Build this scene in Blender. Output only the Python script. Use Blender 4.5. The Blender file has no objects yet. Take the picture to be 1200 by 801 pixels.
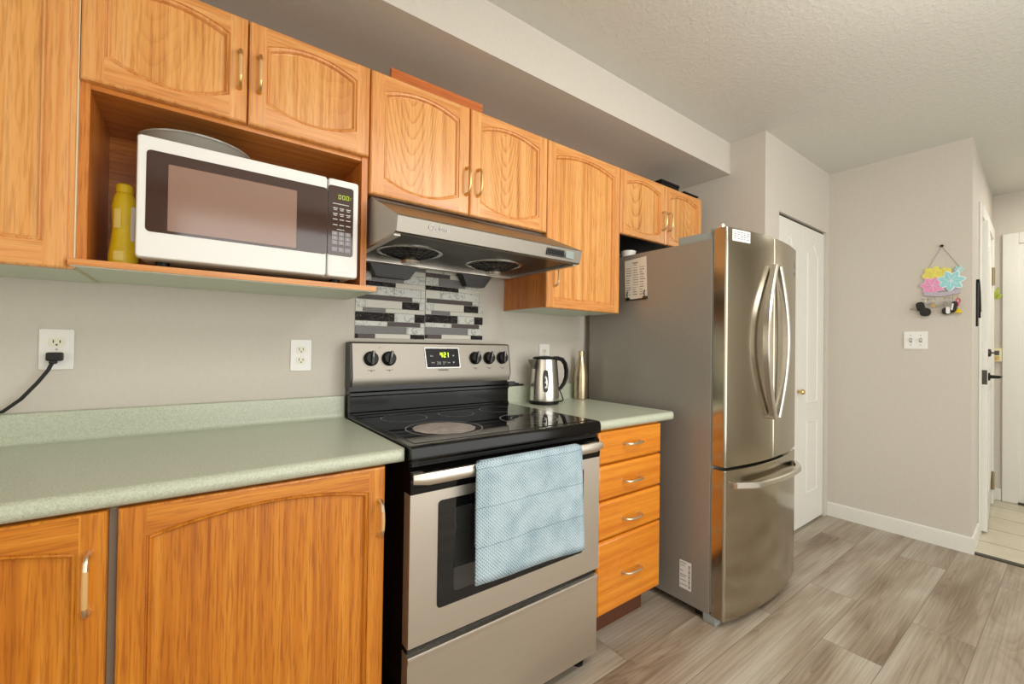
import bpy, bmesh, math, random
from mathutils import Vector, Matrix, Euler
random.seed(7)
S = bpy.context.scene
COL = S.collection

# ------------------------------------------------------------------ camera, light, exposure
# world: x along the counter wall, D = distance from that wall into the room (y = -D), z up
F_PX, YAW, PITCH, ROLL = 502.295, 0.6392, 0.0097, -0.0139
CX, CD, CZ = -0.4809, 1.7557, 1.1955
cam_d = bpy.data.cameras.new('camera'); cam = bpy.data.objects.new('camera', cam_d); COL.objects.link(cam)
cam_d.sensor_fit = 'HORIZONTAL'; cam_d.sensor_width = 36.0; cam_d.lens = F_PX*36.0/1200.0
cam_d.clip_start = 0.02; cam_d.clip_end = 60
_fw = Vector((math.sin(YAW)*math.cos(PITCH), math.cos(YAW)*math.cos(PITCH), math.sin(PITCH)))
_r0 = Vector((math.cos(YAW), -math.sin(YAW), 0)); _u0 = _r0.cross(_fw)
_r = _r0*math.cos(ROLL) - _u0*math.sin(ROLL); _u = _r0*math.sin(ROLL) + _u0*math.cos(ROLL)
cam.matrix_world = Matrix(((_r.x, _u.x, -_fw.x, CX), (_r.y, _u.y, -_fw.y, -CD), (_r.z, _u.z, -_fw.z, CZ), (0, 0, 0, 1)))
S.camera = cam
S.view_settings.view_transform = 'Standard'; S.view_settings.look = 'None'
S.view_settings.gamma = 1.0; S.view_settings.use_curve_mapping = False
S.view_settings.exposure = 0.68

W = bpy.data.worlds.new('world'); S.world = W; W.use_nodes = True
W.node_tree.nodes['Background'].inputs[0].default_value = (0.80, 0.90, 1.0, 1)
W.node_tree.nodes['Background'].inputs[1].default_value = 1.0

def area(name, loc, rot, sx, sy, power, col):
    d = bpy.data.lights.new(name, 'AREA'); d.shape = 'RECTANGLE'; d.size = sx; d.size_y = sy
    d.energy = power; d.color = col
    o = bpy.data.objects.new(name, d); COL.objects.link(o); o.location = loc; o.rotation_euler = rot
    return o
area('kitchen_ceiling_light', (0.35, -1.95, 2.46), (0, 0, 0), 1.3, 0.6, 9, (1.0, 0.985, 0.94))
def point_light(name, loc, power, col, rad):
    d = bpy.data.lights.new(name, 'POINT'); d.energy = power; d.color = col; d.shadow_soft_size = rad
    o = bpy.data.objects.new(name, d); COL.objects.link(o); o.location = loc; return o
point_light('ceiling_fill_light', (1.05, -1.85, 2.12), 14, (1.0, 0.985, 0.94), 0.14)  # unseen point light added to brighten the ceiling, no fixture behind it
area('left_fill_light', (-2.3, -2.2, 1.35), (math.radians(-90), 0, math.radians(-66)), 2.4, 2.1, 42, (0.94, 0.985, 0.985))  # added soft fill at the room's left, out of view; no window there
area('rear_fill_light', (1.2, -3.58, 1.25), (math.radians(90), 0, 0), 3.6, 2.1, 40, (0.97, 1.0, 0.985))  # broad unseen fill added before the rear wall, which has no window
area('hall_ceiling_light', (4.2, -2.0, 2.46), (0, 0, 0), 0.35, 0.35, 7, (1.0, 0.95, 0.84))

# ------------------------------------------------------------------ materials
def lin(c):
    return tuple(((v/255.0)/12.92 if v/255.0 <= 0.04045 else ((v/255.0+0.055)/1.055)**2.4) for v in c) + (1.0,)

def new_mat(name):
    m = bpy.data.materials.new(name); m.use_nodes = True
    nt = m.node_tree; b = nt.nodes['Principled BSDF']
    return m, nt, b

def N(nt, t, **kw):
    n = nt.nodes.new(t)
    for k, v in kw.items():
        if k in n.inputs: n.inputs[k].default_value = v
        else: setattr(n, k, v)
    return n

def plain(name, rgb, rough=0.5, metal=0.0, spec=0.5, noise=0.0, nscale=40, bump=0.0, coat=0.0, emit=None, alpha=1.0, trans=0.0):
    m, nt, b = new_mat(name)
    b.inputs['Base Color'].default_value = lin(rgb); b.inputs['Roughness'].default_value = rough
    b.inputs['Metallic'].default_value = metal; b.inputs['Specular IOR Level'].default_value = spec
    b.inputs['Coat Weight'].default_value = coat; b.inputs['Transmission Weight'].default_value = trans
    if emit:
        b.inputs['Emission Color'].default_value = lin(rgb); b.inputs['Emission Strength'].default_value = emit
    tc = N(nt, 'ShaderNodeTexCoord'); nz = N(nt, 'ShaderNodeTexNoise', Scale=nscale, Detail=3.0)
    nt.links.new(tc.outputs['Object'], nz.inputs['Vector'])
    if noise > 0:
        r = N(nt, 'ShaderNodeValToRGB'); c = lin(rgb)
        r.color_ramp.elements[0].position = 0.3; r.color_ramp.elements[1].position = 0.7
        r.color_ramp.elements[0].color = tuple(v*(1-noise) for v in c[:3])+(1,)
        r.color_ramp.elements[1].color = tuple(min(1, v*(1+noise)) for v in c[:3])+(1,)
        nt.links.new(nz.outputs['Fac'], r.inputs['Fac']); nt.links.new(r.outputs['Color'], b.inputs['Base Color'])
    if bump > 0:
        bp = N(nt, 'ShaderNodeBump', Strength=bump, Distance=0.002)
        nt.links.new(nz.outputs['Fac'], bp.inputs['Height']); nt.links.new(bp.outputs['Normal'], b.inputs['Normal'])
    return m

def oak(name, light, mid, dark, axis='z', rough=0.32, cath=0.0, coat=0.25, pore=0.8, worn=0.0):
    """oak: long soft streaks along the grain axis, fine dark pores, optional cathedral figure"""
    m, nt, b = new_mat(name)
    tc = N(nt, 'ShaderNodeTexCoord'); oi = N(nt, 'ShaderNodeObjectInfo')
    add = N(nt, 'ShaderNodeVectorMath', operation='ADD'); mul = N(nt, 'ShaderNodeVectorMath', operation='SCALE')
    comb = N(nt, 'ShaderNodeCombineXYZ')
    nt.links.new(oi.outputs['Random'], comb.inputs[0]); nt.links.new(oi.outputs['Random'], comb.inputs[2])
    nt.links.new(comb.outputs[0], mul.inputs[0]); mul.inputs['Scale'].default_value = 7.3
    nt.links.new(tc.outputs['Object'], add.inputs[0]); nt.links.new(mul.outputs[0], add.inputs[1])
    def mapped(s_along, s_across):
        mp = N(nt, 'ShaderNodeMapping')
        sc = [s_across]*3; sc['xyz'.index(axis)] = s_along
        mp.inputs['Scale'].default_value = sc
        nt.links.new(add.outputs[0], mp.inputs['Vector']); return mp
    a = mapped(0.9, 46.0); na = N(nt, 'ShaderNodeTexNoise', Scale=1.0, Detail=4.0, Roughness=0.55, Distortion=0.25)
    nt.links.new(a.outputs[0], na.inputs['Vector'])
    f = mapped(10.0, 260.0); nf = N(nt, 'ShaderNodeTexNoise', Scale=1.0, Detail=2.0, Roughness=0.6)
    nt.links.new(f.outputs[0], nf.inputs['Vector'])
    ramp = N(nt, 'ShaderNodeValToRGB')
    e = ramp.color_ramp.elements
    e[0].position = 0.22; e[0].color = lin(dark); e[1].position = 0.74; e[1].color = lin(light)
    k = e.new(0.48); k.color = lin(mid)
    fac = na.outputs['Fac']
    if cath > 0:
        # plain-sawn figure: nested arches, contours of a parabola across the board plus slow wander
        def mth(op, a_, b_=None, c_=None):
            q = N(nt, 'ShaderNodeMath', operation=op)
            for k_, v_ in enumerate((a_, b_, c_)):
                if v_ is None: continue
                if isinstance(v_, (int, float)): q.inputs[k_].default_value = v_
                else: nt.links.new(v_, q.inputs[k_])
            return q.outputs[0]
        sg = N(nt, 'ShaderNodeSeparateXYZ'); nt.links.new(tc.outputs['Generated'], sg.inputs[0])
        ax, al = (sg.outputs[0], sg.outputs[2]) if axis == 'z' else (sg.outputs[2], sg.outputs[0])
        slow = mapped(0.7, 5.0); ns_ = N(nt, 'ShaderNodeTexNoise', Scale=1.0, Detail=1.0); nt.links.new(slow.outputs[0], ns_.inputs['Vector'])
        cen = mth('MULTIPLY_ADD', oi.outputs['Random'], 0.30, -0.65)
        u_ = mth('ADD', ax, cen)
        f_ = mth('MULTIPLY_ADD', mth('MULTIPLY', u_, u_), 5.5, mth('MULTIPLY', al, -0.42))
        f_ = mth('ADD', f_, mth('MULTIPLY', ns_.outputs['Fac'], 0.9))
        f_ = mth('ADD', f_, mth('MULTIPLY', na.outputs['Fac'], 0.03))
        ln = mth('POWER', mth('FRACT', mth('MULTIPLY', f_, 13.0)), 3.0)
        ln = mth('MULTIPLY', ln, mth('MULTIPLY_ADD', nf.outputs['Fac'], 1.2, 0.3))
        fac = mth('ADD', mth('MULTIPLY_ADD', ln, -cath, na.outputs['Fac']), cath*0.25)
    nt.links.new(fac, ramp.inputs['Fac'])
    pr = N(nt, 'ShaderNodeValToRGB'); pr.color_ramp.elements[0].position = 0.36; pr.color_ramp.elements[1].position = 0.5
    pr.color_ramp.elements[0].color = (0.70, 0.60, 0.48, 1); pr.color_ramp.elements[1].color = (1, 1, 1, 1)
    nt.links.new(nf.outputs['Fac'], pr.inputs['Fac'])
    mx = N(nt, 'ShaderNodeMix', data_type='RGBA', blend_type='MULTIPLY'); mx.inputs[0].default_value = pore
    nt.links.new(ramp.outputs[0], mx.inputs[6]); nt.links.new(pr.outputs[0], mx.inputs[7])
    out = mx.outputs[2]
    if worn > 0:
        wq = mapped(5.0, 55.0); wn = N(nt, 'ShaderNodeTexNoise', Scale=1.0, Detail=3.0); nt.links.new(wq.outputs[0], wn.inputs['Vector'])
        wr = N(nt, 'ShaderNodeValToRGB'); wr.color_ramp.elements[0].position = 0.60; wr.color_ramp.elements[1].position = 0.72
        wr.color_ramp.elements[1].color = (worn, worn, worn, 1); nt.links.new(wn.outputs['Fac'], wr.inputs[0])
        wm = N(nt, 'ShaderNodeMix', data_type='RGBA'); nt.links.new(wr.outputs[0], wm.inputs[0]); nt.links.new(out, wm.inputs[6]); wm.inputs[7].default_value = lin((222, 170, 126)); out = wm.outputs[2]
    nt.links.new(out, b.inputs['Base Color'])
    bp = N(nt, 'ShaderNodeBump', Strength=0.10, Distance=0.001); nt.links.new(nf.outputs['Fac'], bp.inputs['Height'])
    nt.links.new(bp.outputs['Normal'], b.inputs['Normal'])
    b.inputs['Roughness'].default_value = rough; b.inputs['Coat Weight'].default_value = coat; b.inputs['Coat Roughness'].default_value = 0.22
    return m

def steel(name, rgb, rough=0.28, axis='x', aniso=0.4, streak=0.06, metal=1.0):
    m, nt, b = new_mat(name)
    tc = N(nt, 'ShaderNodeTexCoord'); mp = N(nt, 'ShaderNodeMapping')
    sc = [420.0]*3; sc['xyz'.index(axis)] = 3.0; mp.inputs['Scale'].default_value = sc
    nz = N(nt, 'ShaderNodeTexNoise', Scale=1.0, Detail=2.0)
    nt.links.new(tc.outputs['Object'], mp.inputs[0]); nt.links.new(mp.outputs[0], nz.inputs['Vector'])
    r = N(nt, 'ShaderNodeValToRGB'); c = lin(rgb)
    r.color_ramp.elements[0].color = tuple(v*(1-streak) for v in c[:3])+(1,); r.color_ramp.elements[1].color = tuple(min(1, v*(1+streak)) for v in c[:3])+(1,)
    nt.links.new(nz.outputs['Fac'], r.inputs[0]); nt.links.new(r.outputs[0], b.inputs['Base Color'])
    b.inputs['Metallic'].default_value = metal; b.inputs['Roughness'].default_value = rough; b.inputs['Anisotropic'].default_value = aniso
    bp = N(nt, 'ShaderNodeBump', Strength=0.03, Distance=0.0005); nt.links.new(nz.outputs['Fac'], bp.inputs['Height'])
    nt.links.new(bp.outputs['Normal'], b.inputs['Normal'])
    return m

M = {}
OK_L, OK_M, OK_D = (234, 177, 112), (223, 153, 84), (192, 115, 50)
M['oak_v'] = oak('oak_vertical_grain', OK_L, OK_M, OK_D, 'z', pore=0.55)
M['oak_h'] = oak('oak_horizontal_grain', OK_L, OK_M, OK_D, 'x', pore=0.55)
M['oak_panel'] = oak('oak_panel_cathedral', OK_L, (226, 160, 86), (176, 104, 44), 'z', cath=0.24, pore=0.5)
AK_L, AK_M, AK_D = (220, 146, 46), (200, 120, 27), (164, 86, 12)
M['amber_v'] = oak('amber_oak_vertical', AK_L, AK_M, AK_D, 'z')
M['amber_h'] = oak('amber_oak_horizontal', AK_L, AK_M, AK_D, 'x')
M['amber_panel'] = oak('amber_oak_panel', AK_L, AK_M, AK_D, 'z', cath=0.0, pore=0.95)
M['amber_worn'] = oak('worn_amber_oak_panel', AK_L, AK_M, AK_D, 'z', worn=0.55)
M['drawer_oak'] = oak('honey_drawer_oak', (230, 150, 46), (217, 131, 30), (198, 106, 18), 'x', cath=0.06, pore=0.4)
M['nook_oak'] = oak('orange_oak_veneer', (216, 146, 66), (200, 122, 44), (166, 90, 30), 'x')
M['nook_side'] = oak('orange_oak_side', (220, 142, 64), (206, 122, 46), (176, 94, 30), 'z')
M['wall'] = plain('warm_greige_wall_paint', (203, 196, 185), 0.7, noise=0.02, nscale=60, bump=0.12)
M['trim'] = plain('white_trim_paint', (226, 224, 216), 0.4, noise=0.01)
M['under'] = plain('pale_green_white_melamine', (206, 214, 196), 0.45, noise=0.02)
M['white_plastic'] = plain('white_plastic', (236, 234, 230), 0.3)
M['ivory'] = plain('ivory_plastic', (232, 228, 208), 0.35)
M['black_gloss'] = plain('black_enamel', (9, 8, 8), 0.12, spec=0.35)
M['black_glass'] = plain('black_ceramic_glass', (9, 9, 10), 0.045, spec=0.6)
M['oven_glass'] = plain('grey_oven_glass', (44, 44, 42), 0.06, spec=0.8)
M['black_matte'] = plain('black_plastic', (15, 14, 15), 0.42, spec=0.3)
M['charcoal'] = plain('charcoal_plastic', (48, 45, 44), 0.4)
M['mw_window'] = plain('brown_tinted_glass', (64, 40, 32), 0.07, spec=0.8)
M['mw_screen'] = plain('grey_brown_mesh_glass', (146, 114, 98), 0.12, spec=0.8)
M['steel'] = steel('brushed_steel_horizontal', (220, 213, 202), 0.40, 'x')
M['steel_v'] = steel('brushed_steel_vertical', (182, 174, 158), 0.17, 'z', aniso=0.3)
M['steel_hood'] = steel('hood_steel', (150, 143, 133), 0.42, 'x')
M['chrome'] = steel('polished_steel', (216, 212, 205), 0.24, 'z', aniso=0.0, streak=0.02)
M['nickel'] = steel('satin_nickel', (226, 212, 184), 0.34, 'z', aniso=0.0)
M['brass'] = steel('aged_brass', (214, 184, 126), 0.34, 'z', aniso=0.0)
M['old_brass'] = steel('old_brass_hinge', (150, 136, 104), 0.4, 'z', aniso=0.0)
M['grip'] = plain('tan_grip', (214, 170, 112), 0.35)
M['dark_metal'] = steel('dark_metal', (84, 80, 74), 0.4, 'x')
M['fridge_side'] = plain('grey_painted_steel', (152, 147, 139), 0.38, metal=0.3, noise=0.03, nscale=90)
M['grey_plastic'] = plain('grey_plastic', (150, 158, 156), 0.4)
M['paper'] = plain('cream_paper', (228, 220, 206), 0.8, noise=0.02)
M['label'] = plain('white_label', (232, 230, 228), 0.6)
M['ink'] = plain('grey_ink', (138, 131, 124), 0.8)
M['dark_ink'] = plain('dark_ink', (44, 42, 44), 0.7)
M['white_ink'] = plain('white_print', (214, 214, 214), 0.6)
M['led'] = plain('green_led', (196, 226, 44), 0.5, emit=1.1)
M['led_dim'] = plain('dim_green_led', (150, 170, 20), 0.5, emit=0.7)
M['rubber'] = plain('black_rubber', (22, 22, 23), 0.6)
M['yellow'] = plain('yellow_bottle_plastic', (226, 196, 24), 0.35, noise=0.05, nscale=22)
M['yellow_label'] = plain('pale_yellow_print', (240, 220, 120), 0.4)
M['key_black'] = plain('key_fob_black', (30, 28, 27), 0.4)
M['silver'] = steel('key_silver', (180, 176, 170), 0.3, 'z', aniso=0)
M['pink'] = plain('pink_enamel', (228, 150, 190), 0.45)
M['cyan'] = plain('aqua_enamel', (150, 212, 216), 0.45)
M['lemon'] = plain('yellow_enamel', (226, 214, 104), 0.45)
M['lilac'] = plain('grey_lilac_wood', (184, 176, 188), 0.6, noise=0.10, nscale=120)
M['white_line'] = plain('white_enamel_line', (236, 240, 240), 0.5)
M['leaf'] = plain('leaf_green', (150, 166, 40), 0.5)
M['red'] = plain('red_plastic', (206, 62, 92), 0.4)
M['string'] = plain('grey_cord', (150, 140, 128), 0.8)
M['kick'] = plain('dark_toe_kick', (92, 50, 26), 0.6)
M['filler'] = oak('reddish_filler_board', (206, 120, 58), (192, 102, 44), (160, 76, 30), 'x')
M['cream_box'] = plain('cream_plastic', (224, 216, 172), 0.45)
M['glass_dish'] = plain('clear_glass', (206, 204, 194), 0.12, spec=0.8)
M['glass_dish'].node_tree.nodes['Principled BSDF'].inputs['Transmission Weight'].default_value = 0.55
M['grey_strip'] = plain('grey_filler_strip', (128, 116, 100), 0.6)
M['white_strip'] = plain('cream_edge_strip', (224, 206, 170), 0.5)

def mat_ceiling():
    m, nt, b = new_mat('textured_ceiling_paint')
    b.inputs['Base Color'].default_value = lin((210, 208, 199)); b.inputs['Roughness'].default_value = 0.85
    tc = N(nt, 'ShaderNodeTexCoord'); nz = N(nt, 'ShaderNodeTexNoise', Scale=55.0, Detail=4.0, Roughness=0.6)
    nt.links.new(tc.outputs['Object'], nz.inputs['Vector'])
    r = N(nt, 'ShaderNodeValToRGB'); r.color_ramp.elements[0].position = 0.48; r.color_ramp.elements[1].position = 0.62
    nt.links.new(nz.outputs['Fac'], r.inputs[0])
    bp = N(nt, 'ShaderNodeBump', Strength=0.2, Distance=0.004); nt.links.new(r.outputs[0], bp.inputs['Height'])
    nt.links.new(bp.outputs['Normal'], b.inputs['Normal']); return m
M['ceiling'] = mat_ceiling()

def mat_laminate():
    m, nt, b = new_mat('speckled_green_laminate')
    tc = N(nt, 'ShaderNodeTexCoord'); nz = N(nt, 'ShaderNodeTexNoise', Scale=210.0, Detail=3.0, Roughness=0.7)
    n2 = N(nt, 'ShaderNodeTexNoise', Scale=620.0, Detail=1.0)
    nt.links.new(tc.outputs['Object'], nz.inputs['Vector']); nt.links.new(tc.outputs['Object'], n2.inputs['Vector'])
    ad = N(nt, 'ShaderNodeMath', operation='ADD'); nt.links.new(nz.outputs['Fac'], ad.inputs[0]); nt.links.new(n2.outputs['Fac'], ad.inputs[1])
    hv = N(nt, 'ShaderNodeMath', operation='MULTIPLY'); hv.inputs[1].default_value = 0.5; nt.links.new(ad.outputs[0], hv.inputs[0])
    r = N(nt, 'ShaderNodeValToRGB'); e = r.color_ramp.elements
    e[0].position = 0.34; e[0].color = lin((164, 170, 150)); e[1].position = 0.66; e[1].color = lin((207, 211, 193))
    k = e.new(0.5); k.color = lin((191, 196, 176))
    nt.links.new(hv.outputs[0], r.inputs[0]); nt.links.new(r.outputs[0], b.inputs['Base Color'])
    b.inputs['Roughness'].default_value = 0.30; b.inputs['Specular IOR Level'].default_value = 0.6
    return m
M['laminate'] = mat_laminate()

def mat_planks():
    m, nt, b = new_mat('grey_brown_vinyl_planks')
    tc = N(nt, 'ShaderNodeTexCoord')
    mp = N(nt, 'ShaderNodeMapping'); mp.inputs['Location'].default_value = (0.35, 0.9 - 0.195*8 + 0.195*30, 0)
    nt.links.new(tc.outputs['Object'], mp.inputs[0])
    br = N(nt, 'ShaderNodeTexBrick'); br.offset = 0.37; br.offset_frequency = 2
    br.inputs['Color1'].default_value = (0, 0, 0, 1); br.inputs['Color2'].default_value = (1, 1, 1, 1); br.inputs['Mortar'].default_value = (0.5, 0.5, 0.5, 1)
    br.inputs['Scale'].default_value = 1.0; br.inputs['Mortar Size'].default_value = 0.0012; br.inputs['Mortar Smooth'].default_value = 0.1
    br.inputs['Brick Width'].default_value = 1.22; br.inputs['Row Height'].default_value = 0.195
    nt.links.new(mp.outputs[0], br.inputs['Vector'])
    # every plank gets its own patch of grain
    sep = N(nt, 'ShaderNodeSeparateXYZ'); nt.links.new(mp.outputs[0], sep.inputs[0])
    row = N(nt, 'ShaderNodeMath', operation='DIVIDE'); row.inputs[1].default_value = 0.195; nt.links.new(sep.outputs[1], row.inputs[0])
    rf = N(nt, 'ShaderNodeMath', operation='FLOOR'); nt.links.new(row.outputs[0], rf.inputs[0])
    cb = N(nt, 'ShaderNodeCombineXYZ'); nt.links.new(rf.outputs[0], cb.inputs[2]); nt.links.new(br.outputs['Color'], cb.inputs[0])
    sc = N(nt, 'ShaderNodeVectorMath', operation='SCALE'); sc.inputs['Scale'].default_value = 3.7; nt.links.new(cb.outputs[0], sc.inputs[0])
    ad = N(nt, 'ShaderNodeVectorMath', operation='ADD'); nt.links.new(mp.outputs[0], ad.inputs[0]); nt.links.new(sc.outputs[0], ad.inputs[1])
    def mapped(x, y):
        q = N(nt, 'ShaderNodeMapping'); q.inputs['Scale'].default_value = (x, y, 1.0); nt.links.new(ad.outputs[0], q.inputs[0]); return q
    big = N(nt, 'ShaderNodeTexNoise', Scale=1.0, Detail=2.0, Roughness=0.5, Distortion=0.35); nt.links.new(mapped(1.3, 6.5).outputs[0], big.inputs['Vector'])
    ring = N(nt, 'ShaderNodeTexNoise', Scale=1.0, Detail=1.5, Roughness=0.45, Distortion=0.5); nt.links.new(mapped(0.5, 6.5).outputs[0], ring.inputs['Vector'])
    fine = N(nt, 'ShaderNodeTexNoise', Scale=1.0, Detail=4.0, Roughness=0.65); nt.links.new(mapped(2.2, 110.0).outputs[0], fine.inputs['Vector'])
    r1 = N(nt, 'ShaderNodeValToRGB'); e = r1.color_ramp.elements
    e[0].position = 0.28; e[0].color = lin((136, 118, 99)); e[1].position = 0.74; e[1].color = lin((186, 179, 166))
    k = e.new(0.43); k.color = lin((158, 142, 124)); k = e.new(0.58); k.color = lin((172, 159, 143))
    nt.links.new(big.outputs['Fac'], r1.inputs[0])
    mm = N(nt, 'ShaderNodeMath', operation='MULTIPLY'); mm.inputs[1].default_value = 26.0; nt.links.new(ring.outputs['Fac'], mm.inputs[0])
    fr = N(nt, 'ShaderNodeMath', operation='FRACT'); nt.links.new(mm.outputs[0], fr.inputs[0])
    r2 = N(nt, 'ShaderNodeValToRGB'); r2.color_ramp.elements[0].position = 0.0; r2.color_ramp.elements[1].position = 0.55
    r2.color_ramp.elements[0].color = (0.60, 0.56, 0.52, 1); r2.color_ramp.elements[1].color = (1, 1, 1, 1)
    nt.links.new(fr.outputs[0], r2.inputs[0])
    # the ring figure only shows in the darker heart of each plank
    r3 = N(nt, 'ShaderNodeValToRGB'); r3.color_ramp.elements[0].position = 0.40; r3.color_ramp.elements[1].position = 0.58
    r3.color_ramp.elements[0].color = (1, 1, 1, 1); r3.color_ramp.elements[1].color = (0, 0, 0, 1)
    nt.links.new(big.outputs['Fac'], r3.inputs[0])
    m1 = N(nt, 'ShaderNodeMix', data_type='RGBA', blend_type='MULTIPLY')
    sca = N(nt, 'ShaderNodeMath', operation='MULTIPLY'); sca.inputs[1].default_value = 0.55; nt.links.new(r3.outputs[0], sca.inputs[0])
    nt.links.new(sca.outputs[0], m1.inputs[0])
    nt.links.new(r1.outputs[0], m1.inputs[6]); nt.links.new(r2.outputs[0], m1.inputs[7])
    r4 = N(nt, 'ShaderNodeValToRGB'); r4.color_ramp.elements[0].position = 0.3; r4.color_ramp.elements[1].position = 0.6
    r4.color_ramp.elements[0].color = (0.66, 0.63, 0.59, 1); r4.color_ramp.elements[1].color = (1.04, 1.04, 1.04, 1)
    nt.links.new(fine.outputs['Fac'], r4.inputs[0])
    m2 = N(nt, 'ShaderNodeMix', data_type='RGBA', blend_type='MULTIPLY'); m2.inputs[0].default_value = 0.9
    nt.links.new(m1.outputs[2], m2.inputs[6]); nt.links.new(r4.outputs[0], m2.inputs[7])
    hs = N(nt, 'ShaderNodeMix', data_type='RGBA', blend_type='MULTIPLY'); hs.inputs[0].default_value = 1.0
    r5 = N(nt, 'ShaderNodeValToRGB'); r5.color_ramp.elements[0].color = (0.97, 0.965, 0.96, 1); r5.color_ramp.elements[1].color = (1.03, 1.03, 1.035, 1)
    nt.links.new(br.outputs['Color'], r5.inputs[0]); nt.links.new(m2.outputs[2], hs.inputs[6]); nt.links.new(r5.outputs[0], hs.inputs[7])
    m3 = N(nt, 'ShaderNodeMix', data_type='RGBA', blend_type='MIX'); nt.links.new(br.outputs['Fac'], m3.inputs[0])
    nt.links.new(hs.outputs[2], m3.inputs[6]); m3.inputs[7].default_value = lin((112, 98, 84))
    nt.links.new(m3.outputs[2], b.inputs['Base Color'])
    b.inputs['Roughness'].default_value = 0.42
    bp = N(nt, 'ShaderNodeBump', Strength=0.12, Distance=0.001); nt.links.new(fine.outputs['Fac'], bp.inputs['Height']); nt.links.new(bp.outputs['Normal'], b.inputs['Normal'])
    return m
M['planks'] = mat_planks()

def mat_tile():
    m, nt, b = new_mat('cream_floor_tile')
    tc = N(nt, 'ShaderNodeTexCoord'); mp = N(nt, 'ShaderNodeMapping'); mp.inputs['Location'].default_value = (-3.57+0.328*20, 0.9+0.328*30, 0)
    nt.links.new(tc.outputs['Object'], mp.inputs[0])
    br = N(nt, 'ShaderNodeTexBrick'); br.offset = 0.0
    br.inputs['Color1'].default_value = lin((222, 212, 190)); br.inputs['Color2'].default_value = lin((212, 202, 180)); br.inputs['Mortar'].default_value = lin((140, 124, 100))
    br.inputs['Scale'].default_value = 1.0; br.inputs['Mortar Size'].default_value = 0.005; br.inputs['Brick Width'].default_value = 0.328; br.inputs['Row Height'].default_value = 0.656
    nt.links.new(mp.outputs[0], br.inputs['Vector'])
    nz = N(nt, 'ShaderNodeTexNoise', Scale=9.0, Detail=4.0); nt.links.new(tc.outputs['Object'], nz.inputs['Vector'])
    mx = N(nt, 'ShaderNodeMix', data_type='RGBA', blend_type='MULTIPLY'); mx.inputs[0].default_value = 0.25
    nt.links.new(br.outputs['Color'], mx.inputs[6]); nt.links.new(nz.outputs['Fac'], mx.inputs[7]); nt.links.new(mx.outputs[2], b.inputs['Base Color'])
    b.inputs['Roughness'].default_value = 0.35; return m
M['tile_floor'] = mat_tile()

def mat_marble(name, base, vein, rough=0.15, width=0.05, scale=28):
    m, nt, b = new_mat(name)
    tc = N(nt, 'ShaderNodeTexCoord'); nz = N(nt, 'ShaderNodeTexNoise', Scale=scale, Detail=3.0, Distortion=2.2)
    nt.links.new(tc.outputs['Object'], nz.inputs['Vector'])
    r = N(nt, 'ShaderNodeValToRGB'); e = r.color_ramp.elements
    e[0].position = 0.5-width; e[0].color = lin(base); e[1].position = 0.5+width; e[1].color = lin(base)
    k = e.new(0.5); k.color = lin(vein)
    nt.links.new(nz.outputs['Fac'], r.inputs[0]); nt.links.new(r.outputs[0], b.inputs['Base Color']); b.inputs['Roughness'].default_value = rough
    return m
M['marble_white'] = mat_marble('white_marble_tile', (204, 205, 196), (128, 132, 128), 0.25, 0.025, 13)
M['marble_black'] = mat_marble('black_marble_tile', (26, 20, 20), (140, 132, 124), 0.5, 0.010, 24)
M['marble_black'].node_tree.nodes['Principled BSDF'].inputs['Specular IOR Level'].default_value = 0.15
M['tile_cream'] = plain('cream_glass_tile', (206, 202, 188), 0.25)
M['tile_grey'] = plain('grey_glass_tile', (112, 110, 110), 0.45, noise=0.06, nscale=80)
M['tile_brown'] = plain('brown_metal_tile', (74, 60, 57), 0.5, noise=0.08, nscale=120)
M['tile_backer'] = plain('grout_backer', (176, 176, 164), 0.7)

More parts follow.
